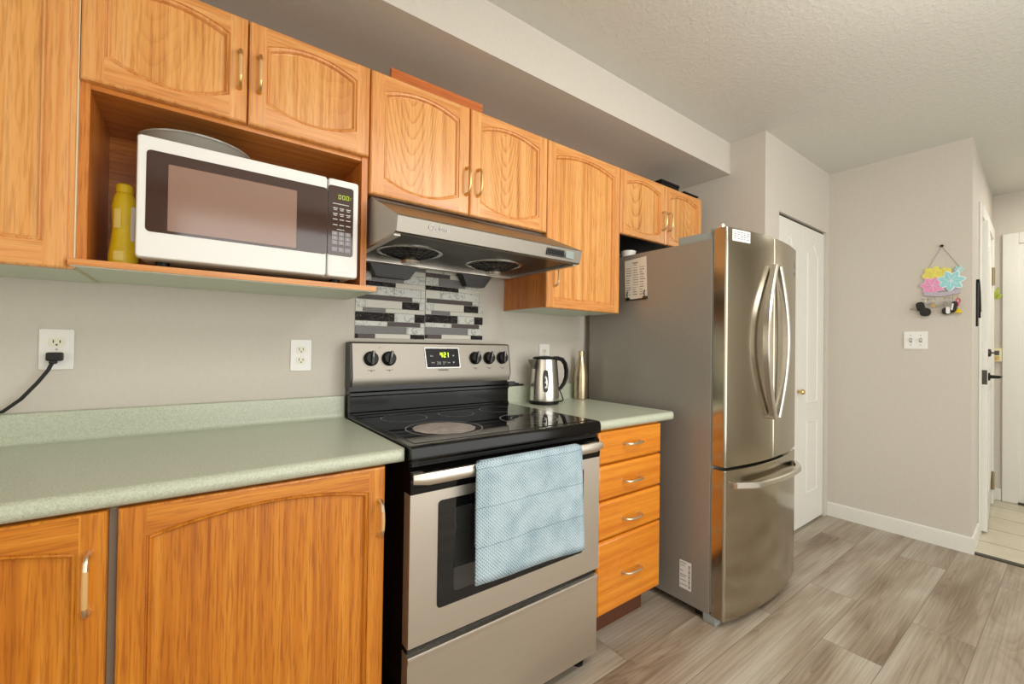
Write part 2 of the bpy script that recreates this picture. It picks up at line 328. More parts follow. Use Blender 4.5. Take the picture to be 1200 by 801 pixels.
def mat_towel():
    m, nt, b = new_mat('blue_waffle_towel')
    tc = N(nt, 'ShaderNodeTexCoord')
    mp = N(nt, 'ShaderNodeMapping'); mp.inputs['Rotation'].default_value = (0, math.radians(45), 0); mp.inputs['Scale'].default_value = (210, 210, 210)
    nt.links.new(tc.outputs['Object'], mp.inputs[0])
    sp = N(nt, 'ShaderNodeSeparateXYZ'); nt.links.new(mp.outputs[0], sp.inputs[0])
    s1 = N(nt, 'ShaderNodeMath', operation='SINE'); s2 = N(nt, 'ShaderNodeMath', operation='SINE')
    k1 = N(nt, 'ShaderNodeMath', operation='MULTIPLY'); k1.inputs[1].default_value = 4.0; k2 = N(nt, 'ShaderNodeMath', operation='MULTIPLY'); k2.inputs[1].default_value = 4.0
    nt.links.new(sp.outputs[0], k1.inputs[0]); nt.links.new(sp.outputs[2], k2.inputs[0])
    nt.links.new(k1.outputs[0], s1.inputs[0]); nt.links.new(k2.outputs[0], s2.inputs[0])
    mx = N(nt, 'ShaderNodeMath', operation='MAXIMUM'); nt.links.new(s1.outputs[0], mx.inputs[0]); nt.links.new(s2.outputs[0], mx.inputs[1])
    nz = N(nt, 'ShaderNodeTexNoise', Scale=14.0, Detail=3.0); nt.links.new(tc.outputs['Object'], nz.inputs['Vector'])
    ad = N(nt, 'ShaderNodeMath', operation='MULTIPLY_ADD'); ad.inputs[1].default_value = 0.30; nt.links.new(mx.outputs[0], ad.inputs[0]); nt.links.new(nz.outputs['Fac'], ad.inputs[2])
    so = N(nt, 'ShaderNodeSeparateXYZ'); nt.links.new(tc.outputs['Object'], so.inputs[0])
    wob = N(nt, 'ShaderNodeMath', operation='MULTIPLY_ADD'); wob.inputs[1].default_value = 0.012; nt.links.new(nz.outputs['Fac'], wob.inputs[0]); nt.links.new(so.outputs[2], wob.inputs[2])
    pp = N(nt, 'ShaderNodeMath', operation='PINGPONG'); pp.inputs[1].default_value = 0.056; nt.links.new(wob.outputs[0], pp.inputs[0])
    cr = N(nt, 'ShaderNodeMath', operation='LESS_THAN'); cr.inputs[1].default_value = 0.0014; nt.links.new(pp.outputs[0], cr.inputs[0])  # fold creases: their shade is painted into the colour as thin dark lines
    r = N(nt, 'ShaderNodeValToRGB'); e = r.color_ramp.elements
    e[0].position = 0.22; e[0].color = lin((126, 146, 158)); e[1].position = 0.85; e[1].color = lin((188, 205, 214))
    k = e.new(0.5); k.color = lin((158, 180, 193))
    s9 = N(nt, 'ShaderNodeMath', operation='MULTIPLY_ADD'); s9.inputs[1].default_value = -0.35; nt.links.new(cr.outputs[0], s9.inputs[0]); nt.links.new(ad.outputs[0], s9.inputs[2])
    nt.links.new(s9.outputs[0], r.inputs[0]); nt.links.new(r.outputs[0], b.inputs['Base Color'])
    b.inputs['Roughness'].default_value = 0.95; b.inputs['Specular IOR Level'].default_value = 0.1
    bp = N(nt, 'ShaderNodeBump', Strength=0.5, Distance=0.002); nt.links.new(mx.outputs[0], bp.inputs['Height']); nt.links.new(bp.outputs['Normal'], b.inputs['Normal'])
    return m
M['towel'] = mat_towel()

def mat_burner():
    m, nt, b = new_mat('worn_burner_ring')
    tc = N(nt, 'ShaderNodeTexCoord'); nz = N(nt, 'ShaderNodeTexNoise', Scale=26.0, Detail=5.0, Roughness=0.7, Distortion=0.8)
    nt.links.new(tc.outputs['Object'], nz.inputs['Vector'])
    r = N(nt, 'ShaderNodeValToRGB'); e = r.color_ramp.elements
    e[0].position = 0.3; e[0].color = lin((128, 110, 104)); e[1].position = 0.72; e[1].color = lin((206, 196, 190))
    nt.links.new(nz.outputs['Fac'], r.inputs[0]); nt.links.new(r.outputs[0], b.inputs['Base Color']); b.inputs['Roughness'].default_value = 0.35
    return m
M['burner_worn'] = mat_burner()
M['ring'] = plain('burner_outline', (168, 162, 158), 0.4)

# ------------------------------------------------------------------ mesh helpers (x, D, z) -> (x, -D, z)
def V(x, D, z): return Vector((x, -D, z))

class MB:
    def __init__(self): self.v = []; self.f = []; self.m = []
    def add(self, vs, fs, mi=0):
        o = len(self.v); self.v += [tuple(v) for v in vs]
        for k, f in enumerate(fs):
            self.f.append([i+o for i in f]); self.m.append(mi[k] if isinstance(mi, (list, tuple)) else mi)
        return self
    def box(self, x0, x1, D0, D1, z0, z1, mi=0, bev=0.0, seg=2):
        if bev <= 0:
            c = [V(x, D, z) for x in (x0, x1) for D in (D0, D1) for z in (z0, z1)]
            self.add(c, [(0, 1, 3, 2), (4, 6, 7, 5), (0, 4, 5, 1), (2, 3, 7, 6), (0, 2, 6, 4), (1, 5, 7, 3)], mi)
        else:
            bm = bmesh.new(); bmesh.ops.create_cube(bm, size=1)
            for v in bm.verts:
                v.co = Vector(((x0+x1)/2+v.co.x*(x1-x0), -(D0+D1)/2+v.co.y*(D1-D0), (z0+z1)/2+v.co.z*(z1-z0)))
            bmesh.ops.bevel(bm, geom=bm.edges[:], offset=bev, segments=seg, affect='EDGES', profile=0.5)
            self.bm(bm, mi)
        return self
    def bm(self, bm, mi=0):
        bm.verts.ensure_lookup_table()
        self.add([v.co.copy() for v in bm.verts], [[v.index for v in f.verts] for f in bm.faces], mi); bm.free(); return self
    def loops(self, loops, mi=0, closed=True, cap0=False, cap1=False):
        n = len(loops[0]); vs = [p for l in loops for p in l]; fs = []
        for a in range(len(loops)-1):
            for i in range(n if closed else n-1):
                j = (i+1) % n
                fs.append((a*n+i, a*n+j, (a+1)*n+j, (a+1)*n+i))
        if cap0: fs.append(tuple(range(n))[::-1])
        if cap1: fs.append(tuple((len(loops)-1)*n+i for i in range(n)))
        return self.add(vs, fs, mi)
    def tube(self, pts, r, n=10, mi=0, cap=True, sx=1.0, sy=1.0, up=None):
        pts = [Vector(p) for p in pts]; loops = []; prev = None
        rr = r if isinstance(r, (list, tuple)) else [r]*len(pts)
        for i, p in enumerate(pts):
            t = (pts[min(i+1, len(pts)-1)]-pts[max(i-1, 0)]).normalized()
            if prev is None:
                h = Vector(up) if up else (Vector((0, 0, 1)) if abs(t.z) < 0.9 else Vector((1, 0, 0)))
            else: h = prev
            u = (h-t*h.dot(t)).normalized(); w = t.cross(u); prev = u
            loops.append([p+u*math.cos(2*math.pi*k/n)*rr[i]*sx+w*math.sin(2*math.pi*k/n)*rr[i]*sy for k in range(n)])
        return self.loops(loops, mi, True, cap, cap)
    def lathe(self, prof, c, n=32, mi=0, axis='z', cap0=True, cap1=True):
        """prof: list of (radius, height) about the axis through c (a Vector)"""
        loops = []
        for r, h in prof:
            l = []
            for k in range(n):
                a = 2*math.pi*k/n; p, q = r*math.cos(a), r*math.sin(a)
                if axis == 'z': l.append(Vector((c.x+p, c.y+q, c.z+h)))
                elif axis == 'y': l.append(Vector((c.x+p, c.y-h, c.z+q)))   # height runs toward the room
                else: l.append(Vector((c.x+h, c.y+p, c.z+q)))
            loops.append(l)
        return self.loops(loops, mi, True, cap0, cap1)
    def prism_x(self, prof, x0, x1, mi=0):
        """prof: closed (D, z) outline extruded along x"""
        return self.loops([[V(x0, d, z) for d, z in prof], [V(x1, d, z) for d, z in prof]], mi, True, True, True)
    def prism_D(self, prof, D0, D1, mi=0):
        return self.loops([[V(x, D0, z) for x, z in prof], [V(x, D1, z) for x, z in prof]], mi, True, True, True)
    def prism_z(self, prof, z0, z1, mi=0):
        return self.loops([[V(x, d, z0) for x, d in prof], [V(x, d, z1) for x, d in prof]], mi, True, True, True)
    def xf(self, mat):
        self.v = [tuple(mat @ Vector(v)) for v in self.v]; return self
    def merge(self, o, mi=None):
        return self.add(o.v, o.f, [x if mi is None else mi for x in o.m])

def build(name, mb, mats, parent=None, org=(0, 0, 0), sharp=32, loc=None):
    me = bpy.data.meshes.new(name); ox = Vector(org)
    me.from_pydata([Vector(v)-ox for v in mb.v], [], mb.f)
    if not isinstance(mats, (list, tuple)): mats = [mats]
    for m in mats: me.materials.append(M[m] if isinstance(m, str) else m)
    me.polygons.foreach_set('material_index', mb.m)
    bm = bmesh.new(); bm.from_mesh(me); bmesh.ops.recalc_face_normals(bm, faces=bm.faces[:]); bm.to_mesh(me); bm.free()
    me.polygons.foreach_set('use_smooth', [True]*len(me.polygons)); me.set_sharp_from_angle(angle=math.radians(sharp))
    me.update()
    o = bpy.data.objects.new(name, me); COL.objects.link(o)
    wn = o.modifiers.new('face_weighted_normals', 'WEIGHTED_NORMAL'); wn.keep_sharp = True; wn.weight = 50
    if parent is not None: o.parent = parent
    else: o.location = loc if loc is not None else org
    return o

class Thing:
    """an Empty at the thing's base that parents its parts; part meshes are given in room coordinates"""
    def __init__(self, name, label, cat, base, group=None, kind=None, rot=None):
        self.o = bpy.data.objects.new(name, None); COL.objects.link(self.o)
        self.org = V(*base); self.o.location = self.org; self.o.empty_display_size = 0.05
        if rot: self.o.rotation_euler = rot
        if label: self.o['label'] = label
        if cat: self.o['category'] = cat
        if group: self.o['group'] = group
        if kind: self.o['kind'] = kind
    def part(self, name, mb, mats, parent=None, label=None, sharp=32, local=False, kind=None):
        o = build(name, mb, mats, parent or self.o, (0, 0, 0) if local else self.org, sharp)
        if label: o['label'] = label
        if kind: o['kind'] = kind
        return o

def single(name, mb, mats, label, cat, base, group=None, sharp=32):
    o = build(name, mb, mats, None, V(*base), sharp); o['label'] = label; o['category'] = cat
    if group: o['group'] = group
    return o
def struct(name, mb, mats, parent=None, sharp=32, org=(0, 0, 0)):
    o = build(name, mb, mats, parent, org, sharp)
    if parent is None: o['kind'] = 'structure'
    return o

def text_mb(txt, size, mat4, depth=0.0004, shear=0.0, mi=0, align='LEFT'):
    """lettering as mesh: built flat in xy, then placed by mat4"""
    cu = bpy.data.curves.new('lettering', 'FONT'); cu.body = txt; cu.size = size; cu.extrude = depth; cu.shear = shear
    cu.align_x = align; cu.align_y = 'CENTER'; cu.resolution_u = 2
    ob = bpy.data.objects.new('lettering', cu); COL.objects.link(ob)
    dg = bpy.context.evaluated_depsgraph_get(); me = bpy.data.meshes.new_from_object(ob.evaluated_get(dg))
    mb = MB(); mb.add([mat4 @ v.co for v in me.vertices], [list(p.vertices) for p in me.polygons], mi)
    bpy.data.objects.remove(ob); bpy.data.curves.remove(cu); bpy.data.meshes.remove(me)
    return mb
def face_room(x, D, z):           # text plane facing the room (+D), reading along +x
    return Matrix.Translation(V(x, D, z)) @ Matrix.Rotation(math.radians(90), 4, 'X')
def face_left(x, D, z):           # text plane facing -x, reading toward the room
    return Matrix.Translation(V(x, D, z)) @ Matrix.Rotation(math.radians(-90), 4, 'Z') @ Matrix.Rotation(math.radians(90), 4, 'X')

# ------------------------------------------------------------------ room shell
CEIL = 2.488
XE, DE, XE2, DE2 = 2.207, 0.619, 3.2512, 1.3406      # fridge niche wall, closet wall, end wall
XF = 4.80                                            # far wall of the entry hall
HD = 1.285                                           # hall wall depth where it meets the far wall
DR, XL = 3.62, -3.4                                  # room limits behind the camera and to the left
struct('floor', MB().box(XL, XE2+0.02, -0.1, DR, -0.06, 0.0), 'planks')
struct('floor_hall', MB().box(XE2+0.02, XF+0.1, DE2-0.12, DR, -0.06, -0.002), 'tile_floor')
struct('trim_9', MB().box(XE2+0.0, XE2+0.045, DE2+0.002, DR, 0.0, 0.006, bev=0.002), 'dark_metal')
struct('ceiling', MB().box(XL, XF+0.1, -0.1, DR, CEIL, CEIL+0.1), 'ceiling')
struct('wall_back', MB().box(XL, XE+0.1, -0.1, 0.0, 0.0, CEIL), 'wall')
struct('wall_niche', MB().box(XE, XE+0.1, 0.0, DE-0.1, 0.0, CEIL), 'wall')
DX0, DX1, DZ1 = 2.400, 3.192, 2.05                   # closet opening
struct('wall_closet', MB().box(XE, DX0, DE-0.1, DE, 0, CEIL).box(DX0, XE2+0.1, DE-0.1, DE, DZ1, CEIL).box(DX1, XE2+0.1, DE-0.1, DE, 0, DZ1), 'wall')
struct('wall_closet_inside', MB().box(XE+0.1, XE2+0.1, -0.1, 0.0, 0, CEIL), 'wall')
struct('wall_end', MB().box(XE2, XE2+0.1, DE, DE2, 0.0, CEIL), 'wall')
struct('soffit', MB().box(XL, XE, 0.0, 0.412, 2.2925, CEIL), 'wall')
# hall wall, a touch out of square, with its doorway
ht = Vector((XF-XE2, -(HD-DE2), 0)); HL = ht.length; ht.normalize(); HANG = math.atan2(ht.y, ht.x)
HMAT = Matrix.Translation(V(XE2, DE2, 0)) @ Matrix.Rotation(HANG, 4, 'Z')      # local: x = s along the wall, -y = out into the hall
def hall(mb): return mb.xf(HMAT)
OS0, OS1, OZ = 0.47, 1.36, 2.10
struct('wall_hall', hall(MB().box(0.098, OS0, -0.1, 0, 0, CEIL).box(OS1, HL+0.05, -0.1, 0, 0, CEIL).box(OS0, OS1, -0.1, 0, OZ, CEIL)), 'wall')
struct('wall_hall_far', MB().box(XF, XF+0.1, HD-0.15, DR, 0, CEIL), 'wall')
struct('wall_closet_side', MB().box(XE2+0.1, XF+0.1, DE-0.6, DE-0.5, 0, CEIL), 'wall')
struct('wall_room_behind', MB().box(XL, XF+0.1, DR, DR+0.1, 0, CEIL), 'wall')
struct('wall_left', MB().box(XL-0.1, XL, -0.1, DR+0.1, 0, CEIL), 'wall')
# baseboards
def base_prof(d, t=0.012, h=0.095):
    return [(d, 0.0), (d+t, 0.0), (d+t, h-0.012), (d+t-0.004, h-0.003), (d+0.003, h), (d, h)]
bb = MB()
p = [(XE2, 0.0), (XE2-0.012, 0.0), (XE2-0.012, 0.086), (XE2-0.009, 0.094), (XE2-0.002, 0.098), (XE2, 0.098)]
bb.loops([[V(x, DE+0.001, z) for x, z in p], [V(x, DE2+0.012, z) for x, z in p]], 0, True, True, True)
struct('baseboard_end', bb, 'trim')
hb = MB(); hp = base_prof(0.0)
hb.loops([[V(-0.012, d, z) for d, z in hp], [V(OS0-0.11, d, z) for d, z in hp]], 0, True, True, True)
struct('baseboard_hall', hall(hb), 'trim')
struct('baseboard_far', MB().box(XF-0.012, XF, HD+0.005, 1.335, 0, 0.095, bev=0.003), 'trim')

# closet bifold door: two leaves with raised arched panels
def arch_outline(x0, x1, z0, z1, at, ab, o=0.0, n=14):
    """closed outline (x, z): bottom edge left to right, right side, top edge right to left"""
    x0, x1, z0, z1 = x0+o, x1-o, z0+o, z1-o; pts = []
    for i in range(n+1):
        t = i/n; pts.append((x0+(x1-x0)*t, z0-ab*(1-(2*t-1)**2)))
    for i in range(n+1):
        t = 1-i/n; pts.append((x0+(x1-x0)*t, z1+at*(1-(2*t-1)**2)))
    return pts
def cathedral(x0, x1, z0, z1, h, o=0.0, n=14):
    x0, x1, z0, z1 = x0+o, x1-o, z0+o, z1-o; pts = []
    for i in range(n+1): pts.append((x0+(x1-x0)*i/n, z0))
    for i in range(n+1):
        t = 1-i/n; s = 0.5-0.5*math.cos(2*math.pi*min(max((t-0.08)/0.84, 0), 1)); pts.append((x0+(x1-x0)*t, z1+h*s))
    return pts
def leaf_mb(x0, x1, z0, z1, D, panels, th=0.034):
    mb = MB(); mb.box(x0, x1, D-th, D, z0, z1, bev=0.003)
    for (a, b, c, d, h) in panels:
        sec = [(0.0, 0.0005), (0.004, 0.006), (0.010, 0.0065), (0.018, 0.0015), (0.030, 0.0015), (0.046, 0.0055)]
        mb.loops([[V(x, D+y, z) for x, z in cathedral(a, b, c, d, h, o)] for o, y in sec], 0, True, False, True)
    return mb
door1 = Thing('door_1', 'white bifold closet door with arched raised panels beside the refrigerator', None, (DX0, DE, 0), kind='structure')
mid = (DX0+DX1)/2
for (a, b, fl) in ((DX0+0.0008, mid-0.0006, 0), (mid+0.0006, DX1-0.001, 1)):
    pa, pb = (a+0.078, b-0.125) if fl == 0 else (a+0.078, b-0.118)
    door1.part('leaf', leaf_mb(a, b, 0.012, 2.036, DE-0.012, [(pa, pb, 0.83, 1.865, 0.075), (pa, pb, 0.215, 0.715, 0.0)]), 'trim')
door1.part('knob', MB().lathe([(0.010, 0.0), (0.008, 0.012), (0.017, 0.022), (0.019, 0.032), (0.012, 0.040), (0.0, 0.042)], V(2.735, DE-0.012, 0.921), 20, axis='y'), 'brass')
door1.part('track', MB().box(DX0+0.002, DX1-0.002, DE-0.06, DE-0.02, 2.038, 2.049), 'black_matte')

# hall door (ajar) with frame, hinges, lever, deadbolt
def hbox(s0, s1, t0, t1, z0, z1, bev=0.0): return MB().box(s0, s1, t0, t1, z0, z1, 0, bev)
trimn = hall(hbox(OS0-0.085, OS0+0.002, 0.0, 0.010, 0, OZ+0.085, 0.004))
struct('trim_1', trimn, 'trim')
struct('trim_2', hall(hbox(OS1-0.002, OS1+0.075, 0.0, 0.016, 0, OZ+0.085, 0.004)), 'trim')
struct('trim_3', hall(hbox(OS0+0.002, OS1-0.002, 0.0, 0.016, OZ-0.002, OZ+0.085, 0.004)), 'trim')
struct('trim_4', hall(MB().box(OS0, OS0+0.018, -0.1, 0.0, 0, OZ).box(OS1-0.018, OS1, -0.1, 0.0, 0, OZ).box(OS0+0.018, OS1-0.018, -0.1, 0, OZ-0.018, OZ)), 'trim')
door2 = Thing('door_2', 'white entry door standing slightly ajar with black lever and hinges', None, (XE2, DE2, 0), kind='structure')
DL = OS1-OS0-0.042; AJ = math.radians(2.2)
# leaf local frame: origin at the hinge edge, x back toward the latch edge
LM = HMAT @ Matrix.Translation(Vector((OS1-0.021, 0.0, 0))) @ Matrix.Rotation(AJ, 4, 'Z')
def leaf(mb): return mb.xf(LM)
lf = MB().box(-DL, 0.0, -0.042, 0.002, 0.012, OZ-0.024, bev=0.002)
for (c, d) in ((0.25, 0.92), (1.08, 1.92)):
    for (a, b) in ((-DL+0.11, -DL/2-0.045), (-DL/2+0.045, -0.11)):
        sec = [(0.0, 0.0022), (0.006, 0.007), (0.02, 0.003), (0.035, 0.003)]
        lf.loops([[V(x, y, z) for x, z in cathedral(a, b, c, d, 0.0, o)] for o, y in sec], 0, True, False, True)
door2.part('door_leaf', leaf(lf), 'trim')
door2.part('latch_plate', leaf(MB().box(-DL-0.002, -DL+0.001, -0.032, 0.000, 0.985, 1.08, bev=0.001).box(-DL-0.010, -DL, -0.022, -0.010, 1.02, 1.045)), 'dark_metal')
door2.part('bolt_plate', leaf(MB().box(-DL-0.002, -DL+0.001, -0.032, -0.008, 1.16, 1.23, bev=0.001)), 'trim')
lev = MB().lathe([(0.027, 0.0), (0.027, 0.008), (0.012, 0.012), (0.010, 0.05)], V(-DL+0.07, 0.002, 1.035), 20, axis='y')
lev.tube([V(-DL+0.07, 0.05, 1.035), V(-DL+0.10, 0.058, 1.035), V(-DL+0.18, 0.058, 1.033)], [0.010, 0.009, 0.006], 10)
door2.part('lever_handle', leaf(lev), 'black_matte')
bolt = MB().lathe([(0.026, 0.0), (0.026, 0.009), (0.020, 0.014), (0.006, 0.015), (0.005, 0.03)], V(-DL+0.07, 0.002, 1.195), 20, axis='y').box(-DL+0.066, -DL+0.074, 0.03, 0.052, 1.18, 1.21, bev=0.002)
door2.part('deadbolt', leaf(bolt), 'dark_metal')
for hz in (0.19, 1.80):
    door2.part('hinge', leaf(MB().box(-0.03, 0.020, 0.003, 0.007, hz-0.065, hz+0.065).tube([V(0.004, 0.012, hz-0.07), V(0.004, 0.012, hz+0.07)], 0.011, 10)), 'old_brass')
leafm = MB()
for ang, ln in ((70, 0.10), (25, 0.085)):
    a = math.radians(ang); dx, dz = math.cos(a), math.sin(a)
    pts = []; nrm = (-dz, dx)
    for i in range(9):
        t = i/8; w = 0.020*math.sin(math.pi*t**0.8); pts.append((t*ln*dx+nrm[0]*w, t*ln*dz+nrm[1]*w))
    for i in range(7, 0, -1):
        t = i/8; w = -0.020*math.sin(math.pi*t**0.8); pts.append((t*ln*dx+nrm[0]*w, t*ln*dz+nrm[1]*w))
    leafm.prism_D([(x, z) for x, z in pts], 0.0, 0.004)
lo = leafm.xf(Matrix.Translation(Vector((0, 0, 0))) @ Matrix.Rotation(math.radians(-25), 4, 'Z')).xf(Matrix.Translation(HMAT @ Vector((1.40, -0.018, 1.630))))
single('leaf_ornament', lo, 'leaf', 'small green two-leaf decoration on the frame of the ajar entry door', 'decoration', (4.67, 1.30, 1.57))
# black lanyard strap hanging on the hall wall, by the corner
st = MB().box(0.205, 0.226, 0.001, 0.010, 1.36, 1.64, bev=0.003)
st.tube([V(0.24, 0.010, 1.645), V(0.27, 0.012, 1.58), V(0.31, 0.012, 1.46), V(0.30, 0.010, 1.42), V(0.25, 0.010, 1.56), V(0.235, 0.010, 1.64)], 0.006, 8)
st.lathe([(0.008, 0.0), (0.008, 0.014), (0.0, 0.016)], V(0.232, 0.0, 1.65), 12, axis='y')
single('hanging_strap', hall(st), 'black_matte', 'black strap and grey loop hanging on the hall wall by the corner', 'hanging strap', (3.48, 1.34, 1.36))
# far hall door
D30, D31 = 1.424, 2.20
struct('trim_5', MB().box(XF-0.018, XF, 1.3376, D30, 0, 2.158, bev=0.004), 'trim')
struct('trim_6', MB().box(XF-0.018, XF, D30, D31, 2.0726, 2.158, bev=0.004), 'trim')
struct('trim_7', MB().box(XF-0.018, XF, D31, D31+0.086, 0, 2.158, bev=0.004), 'trim')
door3 = Thing('door_3', 'white panelled door at the far end of the entry hall', None, (XF, D30, 0), kind='structure')
fd = MB().box(XF-0.004, XF-0.0005, D30, D31, 0.014, 2.0726)
for (c, d) in ((0.22, 0.95), (1.12, 1.92)):
    for (a, b) in ((D30+0.10, (D30+D31)/2-0.04), ((D30+D31)/2+0.04, D31-0.10)):
        sec = [(0.0, 0.0042), (0.006, 0.009), (0.02, 0.005), (0.035, 0.005)]
        fd.loops([[V(XF-y, x, z) for x, z in cathedral(a, b, c, d, 0.0, o)] for o, y in sec], 0, True, False, True)
door3.part('door_leaf', fd, 'trim')
door3.part('threshold', MB().box(XF-0.03, XF-0.0005, D30, D31, 0.0, 0.013, bev=0.002), 'dark_metal')
door3.part('knob', MB().lathe([(0.026, 0), (0.026, -0.006), (0.012, -0.01), (0.012, -0.03), (0.026, -0.04), (0.024, -0.055), (0.0, -0.06)], V(XF-0.004, D31-0.07, 1.0), 20, axis='x'), 'brass')
ib = Thing('door_chime_box', 'cream plastic box on the hall wall beside the far white door', 'wall box', (XF, 1.32, 1.12))
ib.part('case', MB().box(XF-0.035, XF-0.0005, 1.285, 1.336, 1.125, 1.235, bev=0.004), 'cream_box')
ib.part('window', MB().box(XF-0.037, XF-0.034, 1.298, 1.326, 1.135, 1.17, bev=0.001), 'brass')

# ------------------------------------------------------------------ cabinets
def pull(x, D, z, L, vertical=True, mats=True):
    """bow pull: two feet and a bar with a tan grip section; x,z = centre"""
    mb = MB()
    def q(a, d, o=0.0): return V(x+o, D+d, z+a) if vertical else V(x+a, D+d, z+o)
    h = L/2
    for s in (-1, 1):
        mb.tube([q(s*h, -0.002), q(s*h, 0.008), q(s*(h-0.002), 0.018), q(s*(h-0.010), 0.026), q(s*(h-0.022), 0.029)], [0.0078, 0.0058, 0.0048, 0.0048, 0.0048], 10, 0)
    mb.tube([q(-(h-0.020), 0.029), q(-(h-0.024), 0.0292), q(0, 0.031), q(h-0.024, 0.0292), q(h-0.020, 0.029)], [0.0042, 0.0048, 0.0052, 0.0048, 0.0042], 10, 1)
    return mb

def oak_door(x0, x1, z0, z1, D, stile=0.043, top=0.06, bot=0.06, at=0.030, ab=0.030, th=0.020):
    """frame-and-panel door; materials 0 stile, 1 rail, 2 panel"""
    mb = MB(); a, b, c, d = x0+stile, x1-stile, z0+bot, z1-top; ch = 0.0035; n = 14
    def rect(i, y): return [V(x0+i, D+y, z0+i), V(x1-i, D+y, z0+i), V(x1-i, D+y, z1-i), V(x0+i, D+y, z1-i)]
    mb.loops([rect(0.001, -th), rect(0, -th+0.002), rect(0, -0.007), rect(0.0015, -0.003), rect(ch+0.002, 0.0)], 0, True, True, False)
    e = ch+0.002
    # stiles
    for (p, q) in ((x0+e, a), (b, x1-e)):
        mb.add([V(p, D, z0+e), V(q, D, z0+e), V(q, D, z1-e), V(p, D, z1-e)], [(0, 1, 2, 3)], 0)
    o = arch_outline(a, b, c, d, at, ab, 0.0, n); lo, hi = o[:n+1], o[n+1:][::-1]
    for i in range(n):
        (xa, za), (xb, zb) = lo[i], lo[i+1]
        mb.add([V(xa, D, z0+e), V(xb, D, z0+e), V(xb, D, zb), V(xa, D, za)], [(0, 1, 2, 3)], 1)
        (xa, za), (xb, zb) = hi[i], hi[i+1]
        mb.add([V(xa, D, za), V(xb, D, zb), V(xb, D, z1-e), V(xa, D, z1-e)], [(0, 1, 2, 3)], 1)
    sec = [(0, 0), (0.0010, -0.0045), (0.0030, -0.0050), (0.0052, -0.0030), (0.0075, -0.0036), (0.0100, -0.0075), (0.0110, -0.0125), (0.0140, -0.0130)]
    mb.loops([[V(x, D+y, z) for x, z in arch_outline(a, b, c, d, at, ab, f, n)] for f, y in sec], 0)
    mb.add([V(x, D-0.0130, z) for x, z in arch_outline(a, b, c, d, at, ab, 0.0140, n)], [tuple(range(2*n+2))], 2)
    return mb
M['oak_plain'] = oak('oak_panel_straight', OK_L, (226, 160, 86), (184, 110, 46), 'z', cath=0.06, pore=0.6)
OAKP = ['oak_v', 'oak_h', 'oak_plain']
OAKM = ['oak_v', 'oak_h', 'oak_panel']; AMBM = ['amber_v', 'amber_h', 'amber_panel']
DU = 0.326; DCU = 0.3055        # upper door face and carcass face
ZT = 2.117

def add_door(t, x0, x1, z0, z1, D, mats, hx=None, hz=None, hl=0.100, hmat=('brass', 'grip'), **kw):
    d = t.part('door', oak_door(x0, x1, z0, z1, D, **kw), mats)
    if hx is not None: t.part('handle', pull(hx, D, hz, hl), list(hmat), parent=d)
    return d

# upper cabinet at the far left, mostly outside the frame
c1 = Thing('upper_cabinet', 'tall oak wall cabinet left of the microwave, cut by the frame edge', 'cabinet', (-1.05, 0.0, 1.362))
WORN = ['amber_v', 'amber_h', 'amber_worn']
c1.part('carcass', MB().box(-1.32, -0.7125, 0.002, DCU, 1.364, ZT), ['under'])
c1.part('face_frame', MB().box(-0.7365, -0.7120, DCU, DCU+0.014, 1.364, ZT), 'oak_v')
c1.part('edge_strip', MB().box(-0.7118, -0.7096, 0.004, DCU+0.016, 1.366, ZT), 'white_strip')
add_door(c1, -1.30, -0.7225, 1.3625, ZT, DU, OAKP, stile=0.040, top=0.065, bot=0.058, at=0.045, ab=0.0)

# microwave cabinet: two doors above an open nook with a flared shelf board
c2 = Thing('microwave_cabinet', 'oak wall cabinet with two doors above an open microwave nook', 'cabinet', (-0.365, 0.0, 1.372))
c2.part('side_panel', MB().box(-0.7092, -0.6915, 0.002, 0.310, 1.3875, ZT), 'nook_side')
c2.part('side_panel', MB().box(-0.0398, -0.0205, 0.002, 0.310, 1.3875, ZT), 'nook_side')
c2.part('back_panel', MB().box(-0.6914, -0.0399, 0.002, 0.010, 1.3875, 1.806), 'nook_oak')
c2.part('carcass', MB().box(-0.6914, -0.0399, 0.002, 0.3055, 1.8065, ZT), 'nook_oak')
sh = MB().prism_z([(-0.7095, 0.002), (0.0, 0.002), (0.006, 0.335), (0.004, 0.341), (-0.719, 0.341), (-0.7195, 0.3285), (-0.7095, 0.3215)], 1.3715, 1.387)
sh.m = [0]*len(sh.m)
shelf = c2.part('shelf_board', sh, 'oak_h', label='oak edged shelf board under the microwave')
c2.part('shelf_underside', MB().prism_z([(-0.7085, 0.003), (-0.001, 0.003), (0.003, 0.334), (-0.716, 0.334), (-0.7085, 0.323)], 1.3690, 1.3714), 'under', parent=shelf)
add_door(c2, -0.7088, -0.3695, 1.8195, ZT, DU, OAKP, hx=-0.3885, hz=1.963, stile=0.042, top=0.058, bot=0.066, at=0.030, ab=0.034)
add_door(c2, -0.3665, -0.0205, 1.8195, ZT, DU, OAKP, hx=-0.3400, hz=1.967, stile=0.043, top=0.058, bot=0.070, at=0.030, ab=0.028)

# cabinet above the hood
c3 = Thing('hood_cabinet', 'two-door oak wall cabinet directly above the steel range hood', 'cabinet', (0.375, 0.0, 1.7))
c3.part('carcass', MB().box(-0.0185, 0.7665, 0.002, DCU, 1.702, ZT-0.001), 'oak_v')
add_door(c3, -0.0175, 0.3665, 1.700, ZT, DU, OAKM, hx=0.352, hz=1.826, stile=0.046, top=0.060, bot=0.058, at=0.030, ab=0.034, hmat=('brass', 'brass'))
add_door(c3, 0.3695, 0.7660, 1.700, ZT, DU, OAKM, hx=0.404, hz=1.832, stile=0.046, top=0.060, bot=0.058, at=0.030, ab=0.034, hmat=('brass', 'brass'))

